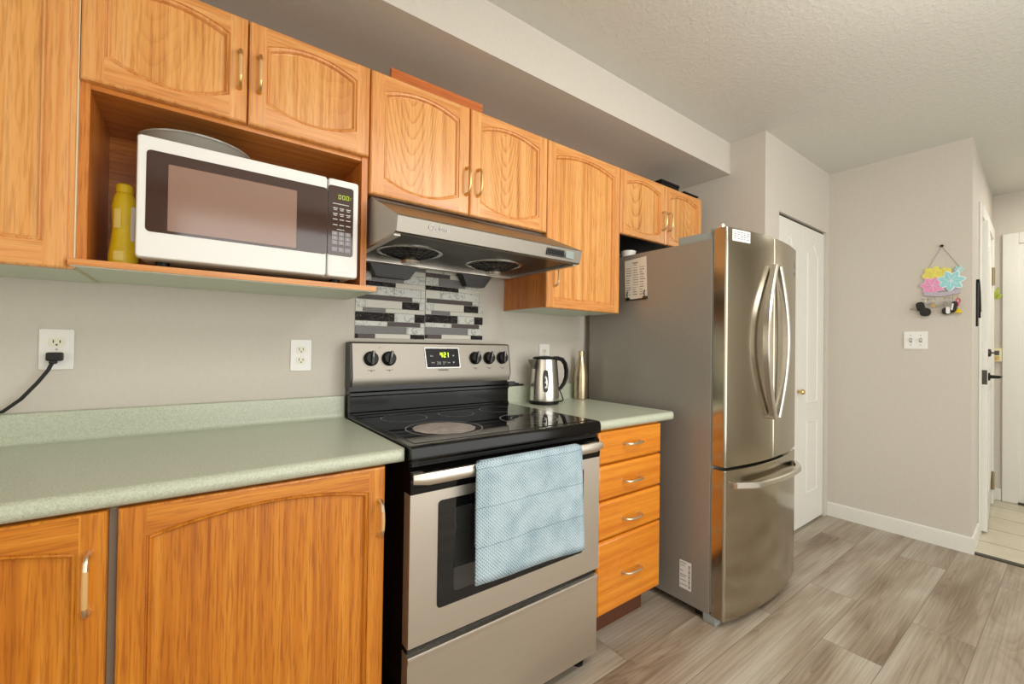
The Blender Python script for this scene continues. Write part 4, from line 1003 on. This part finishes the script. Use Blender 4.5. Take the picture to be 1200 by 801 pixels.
lm4 = Matrix.Translation(V(xlg, fr_front(xlg)+0.0012, 1.635)) @ Matrix.Rotation(-slope, 4, 'Z') @ Matrix.Rotation(math.radians(90), 4, 'X')
F.part('logo', text_mb('L', 0.05, lm4 @ Matrix.Translation(Vector((-0.016, 0, 0))), 0.0006), 'ink', parent=rd)
F.part('logo', text_mb('LG', 0.022, lm4 @ Matrix.Translation(Vector((-0.018, -0.045, 0))), 0.0006), 'ink', parent=rd)
# paper note in a magnetic clip on the side
NT = Thing('paper_note', 'cream paper notice held by magnet clips on the refrigerator side', 'note', (F0, 0.365, 1.445))
def tilt(d, z): return (d, z)
nb = MB().loops([[V(F0-0.0010, d, z) for d, z in ((0.302, 1.442), (0.436, 1.452), (0.428, 1.658), (0.294, 1.650))], [V(F0-0.0022, d, z) for d, z in ((0.302, 1.442), (0.436, 1.452), (0.428, 1.658), (0.294, 1.650))]], 0, True, True, True)
NT.part('sheet', nb, 'paper')
pr = MB(); rnd = random.Random(3)
pr.box(F0-0.0027, F0-0.0021, 0.345, 0.378, 1.630, 1.636).box(F0-0.0027, F0-0.0021, 0.352, 0.372, 1.620, 1.624)
for r_ in range(12):
    z = 1.606-r_*0.0125
    for c_ in range(3):
        d0 = 0.305+c_*0.042+rnd.random()*0.004; pr.box(F0-0.0027, F0-0.0021, d0, d0+0.018+rnd.random()*0.016, z, z+0.0022+rnd.random()*0.0022)
NT.part('print', pr, 'ink')
cl = MB()
for d0 in (0.306, 0.412): cl.box(F0-0.008, F0-0.001, d0, d0+0.026, 1.440, 1.456, 0, 0.002).tube([V(F0-0.006, d0+0.013, 1.452), V(F0-0.010, d0+0.011, 1.470), V(F0-0.006, d0+0.013, 1.488)], 0.003, 8)
cl.box(F0-0.005, F0-0.001, 0.330, 0.414, 1.441, 1.447, 0, 0.001)
NT.part('magnet_clip', cl, 'dark_metal')
# things on top of the refrigerator
pw = Thing('plastic_tub', 'small white tub on the refrigerator top by the tall cabinet', 'tub', (1.400, 0.25, 1.68))
pw.part('tub', MB().lathe([(0.034, 0.0), (0.038, 0.026), (0.038, 0.028)], V(1.400, 0.27, 1.6805), 24), 'white_plastic')
pw.part('lid', MB().lathe([(0.040, 0.0), (0.040, 0.006), (0.036, 0.008)], V(1.400, 0.27, 1.7085), 24), 'white_plastic')
dk = Thing('serving_dish', 'dark covered dish on the refrigerator top under the short cabinet', 'dish', (1.62, 0.20, 1.68))
dk.part('dish', MB().lathe([(0.10, 0.0), (0.15, 0.030), (0.155, 0.034)], V(1.62, 0.21, 1.6805), 40), 'charcoal')
dk.part('lid', MB().lathe([(0.154, 0.0), (0.152, 0.008), (0.09, 0.030), (0.02, 0.036), (0.018, 0.046), (0.0, 0.048)], V(1.62, 0.21, 1.7150), 40), 'charcoal')

# ------------------------------------------------------------------ microwave and its neighbours
MW = Thing('microwave_oven', 'white countertop microwave oven with black keypad in the oak nook', 'microwave', (-0.333, 0.2, 1.387))
m0, m1, mz0, mz1, MD = -0.6000, -0.0650, 1.4020, 1.7060, 0.368
MW.part('body', MB().box(m0+0.004, m1-0.004, 0.030, MD-0.030, mz0+0.006, mz1-0.002, bev=0.006), 'white_plastic')
for x in (m0+0.05, m1-0.05):
    for d in (0.07, 0.29): MW.part('foot', MB().lathe([(0.014, 0.0), (0.016, 0.014), (0.016, 0.022)], V(x, d, 1.3872), 16), 'black_matte')
MW.part('base_plate', MB().box(m0+0.012, m1-0.012, 0.04, MD-0.034, mz0+0.001, mz0+0.008, bev=0.002), 'ivory')
xs_ = -0.1580
def mwfront(x0, x1, r): 
    mb = MB(); lo = [(0.0, MD-0.030), (0.0, MD-0.008), (0.0025, MD-0.002), (0.007, MD)]
    return mb.loops([[V(x, D, z) for x, z in rrect(x0+o, x1-o, mz0+o, mz1-o, r)] for o, D in lo], 0, True, True, True)
mdoor = MW.part('door', mwfront(m0, xs_-0.0008, 0.008), 'white_plastic')
mpan = MW.part('control_housing', mwfront(xs_+0.0008, m1, 0.008), 'white_plastic')
MW.part('door_glass', MB().prism_D([(x, z) for x, z in rrect(-0.5815, xs_-0.0009, 1.4670, 1.6700, 0.010)], MD-0.002, MD+0.0008), 'mw_window', parent=mdoor)
MW.part('viewing_window', MB().prism_D(rrect(-0.5385, -0.2440, 1.4740, 1.6425, 0.003), MD+0.0004, MD+0.0014), 'mw_screen', parent=mdoor)
keys = MW.part('keypad', MB().prism_D(rrect(xs_+0.0012, -0.0820, 1.4680, 1.6830, 0.008), MD-0.002, MD+0.0010), 'mw_window', parent=mpan)
MW.part('door_button', MB().prism_D(rrect(-0.1480, -0.0830, 1.4170, 1.4600, 0.004), MD-0.001, MD+0.0012), 'white_plastic', parent=mpan)
dgt = MB(); Mw = Matrix.Translation(V(-0.1275, MD+0.0010, 1.6440)) @ Matrix.Rotation(math.radians(90), 4, 'X')
xx = 0.0
for chx in ('0', '0', '0'):
    dgt.merge(digit(chx, xx, 0, 0.0080, 0.0130, 0.0014, 0)); xx += 0.0116
dgt.merge(pbox(xx+0.001, xx+0.0028, 0.003, 0.0045, 0, 0.0008)).merge(pbox(xx+0.001, xx+0.0028, 0.008, 0.0095, 0, 0.0008))
MW.part('clock_digits', dgt.xf(Mw), 'led_dim', parent=mpan)
kp = MB(); kt = MB()
for r_ in range(4):
    for c_ in range(3):
        x = -0.1440+c_*0.0195; z = 1.6130-r_*0.0172
        kt.box(x+0.001, x+0.0145, MD+0.0006, MD+0.0013, z, z+0.0024)
        if r_ in (0, 1): kt.box(x+0.003, x+0.0125, MD+0.0006, MD+0.0013, z-0.005, z-0.0030)
kt.box(-0.1440, -0.0960, MD+0.0006, MD+0.0013, 1.6270, 1.6290).box(-0.131, -0.108, MD+0.0006, MD+0.0013, 1.5480, 1.5498)
num = 1
for r_ in range(3):
    for c_ in range(3):
        x = -0.1450+c_*0.0195; z = 1.5300-r_*0.0140
        kp.box(x, x+0.0165, MD+0.0006, MD+0.0014, z, z+0.0120)
        kt.merge(text_mb(str(num), 0.0095, face_room(x+0.00825, MD+0.0016, z+0.006), 0.0002, align='CENTER')); num += 1
for c_, s in enumerate(('STOP', '0', 'START')):
    x = -0.1450+c_*0.0195; kp.box(x, x+0.0165, MD+0.0006, MD+0.0014, 1.4800, 1.4940)
    kt.merge(text_mb(s, 0.0095 if s == '0' else 0.0052, face_room(x+0.00825, MD+0.0016, 1.487), 0.0002, align='CENTER'))
M['key_grey'] = plain('grey_keys', (146, 142, 146), 0.5)
MW.part('keys', kp, 'key_grey', parent=mpan)
MW.part('key_print', kt, 'white_ink', parent=mpan)
gd = Thing('glass_platter', 'round clear glass platter lying on top of the microwave', 'platter', (-0.49, 0.19, 1.706))
cgl = V(-0.480, 0.180, 1.7045)
gd.part('plate', MB().lathe([(0.0, 0.0), (0.085, 0.0), (0.095, 0.006), (0.128, 0.046), (0.134, 0.050), (0.130, 0.052), (0.124, 0.048), (0.090, 0.010), (0.0, 0.006)], cgl, 48, cap0=False, cap1=False), 'glass_dish')
gd.part('rim', MB().lathe([(0.131, 0.049), (0.136, 0.050), (0.137, 0.054), (0.133, 0.056), (0.130, 0.053), (0.131, 0.049)], cgl, 48, cap0=False, cap1=False), 'glass_dish')
# yellow bottle
yb = Thing('squeeze_bottle', 'yellow waisted plastic bottle standing beside the microwave', 'bottle', (-0.632, 0.2, 1.387))
cb_ = V(-0.633, 0.235, 1.3875)
def oval(prof, c, sx, sy, n=28):
    loops = []
    for r, h in prof: loops.append([Vector((c.x+r*sx*math.cos(2*math.pi*k/n), c.y+r*sy*math.sin(2*math.pi*k/n), c.z+h)) for k in range(n)])
    return MB().loops(loops, 0, True, True, True)
yb.part('body', oval([(0.028, 0.0), (0.031, 0.004), (0.0305, 0.030), (0.026, 0.070), (0.0235, 0.100), (0.0245, 0.130), (0.0255, 0.160), (0.0215, 0.185), (0.0160, 0.196)], cb_, 1.0, 0.85), 'yellow')
yb.part('cap', oval([(0.0175, 0.196), (0.018, 0.198), (0.0175, 0.216), (0.015, 0.219)], cb_, 1.0, 0.95), 'yellow')
lbm = MB(); n = 8
for (z0, z1, r) in ((0.075, 0.165, 0.0264),):
    pr_ = [(0.026, 0.070), (0.0235, 0.100), (0.0245, 0.130), (0.0255, 0.160)]
    loops = []
    for rr, hh in pr_:
        loops.append([Vector((cb_.x+(rr+0.0004)*math.cos(a), cb_.y+(rr*0.85+0.0004)*math.sin(a), cb_.z+hh)) for a in [math.radians(-55+13*i) for i in range(n)]])
    lbm.loops(loops, 0, False)
for z0, z1, a0, a1 in ((0.016, 0.040, -125, -85), (0.100, 0.150, -135, -100)):
    rz = lambda h: 0.0305-(h-0.03)*0.0001 if h < 0.05 else 0.0255
    pm = MB().loops([[Vector((cb_.x+(rz(h)+0.0006)*math.cos(math.radians(a)), cb_.y+(rz(h)*0.85+0.0006)*math.sin(math.radians(a)), cb_.z+h)) for a in [a0+(a1-a0)*i/6 for i in range(7)]] for h in (z0, (z0+z1)/2, z1)], 0, False); yb.part('print', pm, 'yellow_label')
yl = yb.part('label', lbm, 'label', label='white label on the yellow bottle')

# ------------------------------------------------------------------ kettle and flask
K = Thing('electric_kettle', 'stainless electric kettle with black handle on the short worktop', 'kettle', (0.990, 0.110, 0.908))
kc = V(0.948, 0.112, 0.9082); ka = math.radians(-15)       # handle direction in plan (x toward -y)
K.part('base', MB().lathe([(0.071, 0.0), (0.074, 0.003), (0.074, 0.014), (0.071, 0.018)], kc, 40), 'black_matte')
K.part('body', MB().lathe([(0.0735, 0.0185), (0.0740, 0.030), (0.0720, 0.080), (0.0665, 0.150), (0.0605, 0.210), (0.0585, 0.224)], kc, 48), 'chrome')
K.part('lid', MB().lathe([(0.0600, 0.224), (0.0605, 0.229), (0.056, 0.235), (0.020, 0.240), (0.0, 0.241)], kc, 40), 'black_matte')
hv_ = Vector((math.cos(ka), math.sin(ka), 0))
def kpnt(r, h): return kc + hv_*r + Vector((0, 0, h))
hpts = [kpnt(0.052, 0.228), kpnt(0.075, 0.2285), kpnt(0.100, 0.222), kpnt(0.118, 0.200), kpnt(0.126, 0.165), kpnt(0.124, 0.130), kpnt(0.112, 0.098), kpnt(0.094, 0.076), kpnt(0.072, 0.066)]
K.part('handle', MB().tube(hpts, [0.012, 0.012, 0.0125, 0.012, 0.0115, 0.011, 0.0105, 0.010, 0.009], 12, 0, True, sx=0.9, sy=1.25), 'black_matte')
K.part('handle_strap', MB().tube([kpnt(0.060, 0.222), kpnt(0.0665, 0.160), kpnt(0.0715, 0.100), kpnt(0.0745, 0.030)], 0.0075, 10, 0, True, sx=0.6, sy=1.8), 'black_matte')
spn = MB(); sd = -hv_; side = Vector((-sd.y, sd.x, 0))
def spt(r, s, h): return kc + sd*r + side*s + Vector((0, 0, h))
spn.add([spt(0.056, 0.026, 0.222), spt(0.056, -0.026, 0.222), spt(0.092, 0.0, 0.223), spt(0.066, 0.018, 0.178), spt(0.066, -0.018, 0.178), spt(0.070, 0.0, 0.176)],
        [(0, 2, 5, 3), (2, 1, 4, 5), (0, 1, 2)], 0)
K.part('spout', spn, 'chrome')
cd = Vector((CX-kc.x, -CD-kc.y, 0)).normalized(); cs = Vector((-cd.y, cd.x, 0)); fdir = (cd*0.995+cs*0.10).normalized(); fs = Vector((-fdir.y, fdir.x, 0))
def krad(h): return 0.0735-(h-0.03)*(0.0735-0.0605)/0.18
gl = []
for i in range(20):
    a = 2*math.pi*i/20; s = 0.0150*math.cos(a); h = 0.118+(0.042*max(-1, min(1, math.sin(a)*1.35)))+0.012*math.sin(a)
    gl.append((s, h))
def gpt(s, h, o): return kc + fdir*(math.sqrt(max(krad(h)**2-s*s, 0))+o) + fs*s + Vector((0, 0, h))
K.part('level_gauge', MB().loops([[gpt(s, h, -0.002) for s, h in gl], [gpt(s, h, 0.0025) for s, h in gl]], 0, True, False, True), 'charcoal')
gm = MB()
for h in (0.088, 0.112, 0.136):
    gm.loops([[gpt(s, h+dz, 0.0030) for s, dz in ((-0.004, -0.005), (0.004, -0.005), (0.004, 0.005), (-0.004, 0.005))], [gpt(s, h+dz, 0.0045) for s, dz in ((-0.004, -0.005), (0.004, -0.005), (0.004, 0.005), (-0.004, 0.005))]], 0, True, False, True)
K.part('gauge_marks', gm, 'white_ink')
ca = MB().tube([V(1.026, 0.120, 0.914), V(1.062, 0.118, 0.9125), V(1.096, 0.096, 0.916), V(1.108, 0.070, 0.940), V(1.104, 0.054, 0.970), V(1.086, 0.048, 0.995), V(1.066, 0.042, 1.012)], 0.0035, 8)
single('kettle_cord', ca, 'rubber', 'thin black kettle cord looping up behind the kettle', 'cord', (1.05, 0.12, 0.91))
cc = Thing('power_cord', 'dark cord with plug lying on the worktop lip beside the range', 'cord', (0.84, 0.03, 0.9935))
cc.part('cord', MB().tube([V(0.772, 0.013, 0.999), V(0.82, 0.014, 0.9985), V(0.86, 0.015, 0.9985), V(0.89, 0.014, 0.9985)], 0.0045, 8).tube([V(0.776, 0.014, 1.008), V(0.82, 0.015, 1.008), V(0.86, 0.014, 1.004)], 0.004, 8), 'rubber')
cc.part('plug', MB().box(0.790, 0.832, 0.006, 0.024, 0.9945, 1.018, 0, 0.004), 'charcoal')
SF = Thing('steel_bottle', 'champagne steel drinking bottle on the short worktop by the refrigerator', 'bottle', (1.262, 0.075, 0.908))
fc = V(1.250, 0.074, 0.9082)
M['champagne'] = steel('champagne_steel', (196, 180, 152), 0.26, 'z', aniso=0.2)
SF.part('body', MB().lathe([(0.034, 0.0), (0.0375, 0.004), (0.0375, 0.120), (0.0355, 0.150), (0.028, 0.190), (0.0185, 0.225), (0.0155, 0.236)], fc, 36), 'champagne')
SF.part('cap', MB().lathe([(0.0165, 0.236), (0.0170, 0.238), (0.0165, 0.262), (0.014, 0.266), (0.0, 0.267)], fc, 28), 'champagne')

# ------------------------------------------------------------------ outlets and switch
def outlet(x, z, label, plate='white_plastic'):
    t = Thing('wall_outlet', label, 'outlet', (x, 0.0, z-0.057))
    t.part('plate', MB().prism_D(rrect(x-0.035, x+0.035, z-0.057, z+0.057, 0.004), 0.0004, 0.0048), plate)
    for s in (-1, 1):
        zc = z+s*0.0195
        rc = t.part('receptacle', MB().prism_D(rrect(x-0.0165, x+0.0165, zc-0.0135, zc+0.0135, 0.0095), 0.004, 0.0066), 'ivory')
        sl = MB().box(x-0.0078, x-0.0055, 0.0060, 0.0070, zc-0.0015, zc+0.0075).box(x+0.0055, x+0.0078, 0.0060, 0.0070, zc-0.0015, zc+0.0065)
        sl.lathe([(0.0024, 0.0), (0.0024, 0.0010)], V(x, 0.0060, zc-0.0065), 12, axis='y')
        t.part('slots', sl, 'dark_ink', parent=rc)
    t.part('screw', MB().lathe([(0.0032, 0.0), (0.0032, 0.001), (0.0, 0.0014)], V(x, 0.0046, z), 12, axis='y'), 'silver')
    return t
outlet(-0.7925, 1.1685, 'white outlet with the black plug in it, above the left worktop')
outlet(-0.1580, 1.1510, 'white empty outlet just left of the range control panel')
outlet(1.0400, 1.1520, 'white outlet half hidden behind the kettle')
pc = Thing('appliance_cord', 'black cord plugged into the outlet at the far left', 'cord', (-0.79, 0.02, 1.13))
pc.part('plug', MB().box(-0.810, -0.777, 0.0072, 0.030, 1.136, 1.160, 0, 0.004).box(-0.803, -0.788, 0.012, 0.034, 1.128, 1.138, 0, 0.003), 'rubber')
pc.part('cable', MB().tube([V(-0.796, 0.026, 1.134), V(-0.803, 0.030, 1.112), V(-0.822, 0.034, 1.078), V(-0.852, 0.036, 1.034), V(-0.885, 0.034, 1.002), V(-0.94, 0.030, 0.9985), V(-1.10, 0.022, 0.9985)], 0.0045, 10), 'rubber')
sp_ = Thing('light_switch', 'white two-gang light switch on the wall under the key holder', 'switch', (XE2, 1.092, 1.217))
def rrect2(a0, a1, z0, z1, r): return rrect(a0, a1, z0, z1, r)
def prism_left(pts, x0, x1): return MB().loops([[V(x0, d, z) for d, z in pts], [V(x1, d, z) for d, z in pts]], 0, True, True, True)
sp_.part('plate', prism_left(rrect(1.036, 1.149, 1.214, 1.326, 0.004), XE2-0.0005, XE2-0.006), 'white_plastic')
for d in (1.069, 1.116):
    tg = sp_.part('toggle_slot', prism_left(rrect(d-0.007, d+0.007, 1.255, 1.284, 0.002), XE2-0.005, XE2-0.0068), 'grey_plastic')
    sp_.part('toggle', MB().tube([V(XE2-0.006, d, 1.268), V(XE2-0.020, d, 1.276)], [0.0048, 0.0036], 8), 'white_plastic', parent=tg)
    sp_.part('screw', MB().merge(prism_left(rrect(d-0.003, d+0.003, 1.236, 1.242, 0.0028), XE2-0.005, XE2-0.0068)).merge(prism_left(rrect(d-0.003, d+0.003, 1.298, 1.304, 0.0028), XE2-0.005, XE2-0.0068)), 'silver')

# ------------------------------------------------------------------ flower key holder on the end wall
KH = Thing('key_holder', 'painted flower key rack hanging from a nail on the end wall', 'key rack', (XE2, 1.21, 1.56))
XW = XE2-0.002
def pet(cd_, cz_, r0, r1, ang, w, x0, x1):
    a = math.radians(ang); u = (math.cos(a), math.sin(a)); n_ = (-u[1], u[0]); pts = []
    for i in range(9):
        t = i/8; rr = r0+(r1-r0)*t; ww = w*max(0.0, math.sin(math.pi*min(1, 0.04+0.96*t**0.9)))**0.6; pts.append((cd_+u[0]*rr+n_[0]*ww, cz_+u[1]*rr+n_[1]*ww))
    for i in range(8, -1, -1):
        t = i/8; rr = r0+(r1-r0)*t; ww = -w*max(0.0, math.sin(math.pi*min(1, 0.04+0.96*t**0.9)))**0.6; pts.append((cd_+u[0]*rr+n_[0]*ww, cz_+u[1]*rr+n_[1]*ww))
    return prism_left(pts, x0, x1)
def flower(cd_, cz_, R_, k, rot, w, x0, mats, name):
    mb = MB(); ed = MB()
    for i in range(k):
        a = rot+360*i/k
        e_ = 0.00025*i; ed.merge(pet(cd_, cz_, 0.0, R_*1.04, a, w*0.98, x0+0.001, x0-0.002-e_)); mb.merge(pet(cd_, cz_, 0.004, R_*0.95, a, w*0.72, x0-0.0018, x0-0.0042-e_))
    for i in range(k):
        a = math.radians(rot+360*i/k); ed.merge(MB().tube([V(x0-0.0062, cd_, cz_), V(x0-0.0062, cd_+R_*0.6*math.cos(a), cz_+R_*0.6*math.sin(a))], 0.0016, 6))
    f = KH.part(name, mb, mats[0]); KH.part('outline', ed, mats[1], parent=f); return f
M['lemon_edge'] = plain('pale_yellow_enamel', (238, 228, 120), 0.45)
M['pink_edge'] = plain('pale_pink_enamel', (240, 196, 218), 0.45)
KH.part('backing', prism_left(rrect(1.132, 1.290, 1.575, 1.660, 0.012), XW, XW-0.004), 'lilac')
flower(1.172, 1.682, 0.052, 6, 10, 0.023, XW-0.003, ('lemon', 'lemon_edge'), 'yellow_flower')
flower(1.225, 1.690, 0.032, 5, 40, 0.017, XW-0.003, ('lemon', 'lemon_edge'), 'yellow_flower')
flower(1.170, 1.612, 0.058, 7, 20, 0.021, XW-0.006, ('pink', 'pink_edge'), 'pink_flower')
flower(1.252, 1.634, 0.064, 7, 8, 0.021, XW-0.008, ('cyan', 'white_line'), 'blue_flower')
flower(1.285, 1.700, 0.022, 6, 0, 0.008, XW-0.004, ('cyan', 'white_line'), 'blue_flower')
KH.part('rail', MB().loops([[V(XW-o, d, z+bend) for d, z, bend in ((1.132, 1.548, 0.004), (1.21, 1.540, 0.0), (1.292, 1.552, 0.004), (1.294, 1.574, 0.004), (1.21, 1.566, 0.0), (1.132, 1.572, 0.004))] for o in (0.0, 0.014)], 0, True, True, True), 'lilac')
for d in (1.150, 1.185, 1.225, 1.262, 1.283):
    KH.part('hook', MB().tube([V(XW-0.010, d, 1.548), V(XW-0.014, d, 1.530), V(XW-0.020, d, 1.522), V(XW-0.026, d, 1.526)], 0.0018, 6), 'brass')
KH.part('string', MB().tube([V(XW-0.004, 1.148, 1.722), V(XW-0.006, 1.210, 1.852)], 0.0013, 6).tube([V(XW-0.004, 1.288, 1.715), V(XW-0.006, 1.212, 1.852)], 0.0013, 6), 'string')
KH.part('nail', MB().lathe([(0.008, 0.0), (0.008, -0.010), (0.006, -0.013), (0.0, -0.014)], V(XW, 1.211, 1.856), 16, axis='x'), 'dark_ink')

def ringk(d, z, r=0.012): 
    return MB().tube([V(XW-0.022, d+r*math.cos(2*math.pi*i/16), z+r*math.sin(2*math.pi*i/16)) for i in range(17)], 0.0012, 6, cap=False)
def fob(d, z, w, h, ang, x=0.020):
    m = MB(); pts = rrect(-w/2, w/2, -h/2, h/2, min(w, h)*0.42); a = math.radians(ang)
    pts = [(d+p*math.cos(a)-q*math.sin(a), z+p*math.sin(a)+q*math.cos(a)) for p, q in pts]
    return prism_left(pts, XW-x+0.006, XW-x-0.006)
def keyb(d, z, ang, L=0.05, x=0.018):
    a = math.radians(ang); u = (math.cos(a), math.sin(a)); n_ = (-u[1], u[0])
    pts = [(d+u[0]*s+n_[0]*t, z+u[1]*s+n_[1]*t) for s, t in ((0, -0.009), (0.018, -0.009), (0.020, -0.004), (L, -0.004), (L+0.003, 0), (L, 0.004), (0.020, 0.004), (0.018, 0.009), (0, 0.009))]
    return prism_left(pts, XW-x, XW-x-0.0022)
k1 = Thing('key_bunch', 'bunch of car keys with two black fobs on the key rack', 'keys', (XE2, 1.15, 1.44))
k1.part('ring', ringk(1.128, 1.518).merge(ringk(1.160, 1.512, 0.016)), 'silver')
k1.part('fob', fob(1.118, 1.482, 0.040, 0.060, 10), 'key_black')
k1.part('fob', fob(1.142, 1.446, 0.052, 0.052, 0, 0.034), 'key_black')
k1.part('key', keyb(1.106, 1.480, 195, 0.036), 'silver'); k1.part('key', keyb(1.168, 1.508, -55, 0.034), 'silver')
k1.part('tag', keyb(1.166, 1.490, -20, 0.020, 0.024), 'brass')
k2 = Thing('key_bunch', 'bunch of silver keys with white-marked black tags on the key rack', 'keys', (XE2, 1.245, 1.44))
k2.part('ring', ringk(1.240, 1.517, 0.015), 'silver')
for kk in ((1.238, 1.505, 212, 0.048, 0.018), (1.246, 1.508, -85, 0.040, 0.024), (1.240, 1.500, -110, 0.036, 0.014)): k2.part('key', keyb(*kk), 'silver')
k2.part('fob', fob(1.236, 1.448, 0.042, 0.044, 0), 'key_black')
k2.part('fob', fob(1.268, 1.470, 0.024, 0.070, -8, 0.026), 'key_black')
k2.part('tag', fob(1.243, 1.452, 0.018, 0.042, 0, 0.0285), 'label'); k2.part('tag', fob(1.262, 1.472, 0.007, 0.040, -8, 0.0345), 'label')
k3 = Thing('key_charm', 'red and yellow charm hanging on the last hook of the key rack', 'charm', (XE2, 1.285, 1.44))
k3.part('loop', MB().tube([V(XW-0.022, 1.285+0.009*math.cos(2*math.pi*i/16), 1.508+0.014*math.sin(2*math.pi*i/16)) for i in range(17)], 0.003, 8, cap=False).tube([V(XW-0.022, 1.285, 1.495), V(XW-0.022, 1.286, 1.474)], 0.004, 8), 'red')
k3.part('clasp', MB().tube([V(XW-0.022, 1.286, 1.474), V(XW-0.022, 1.286, 1.456)], 0.003, 8), 'silver')
k3.part('bell', MB().lathe([(0.003, 0.0), (0.009, -0.004), (0.012, -0.014), (0.019, -0.024), (0.019, -0.027)], V(XW-0.022, 1.286, 1.462), 20), 'yellow')
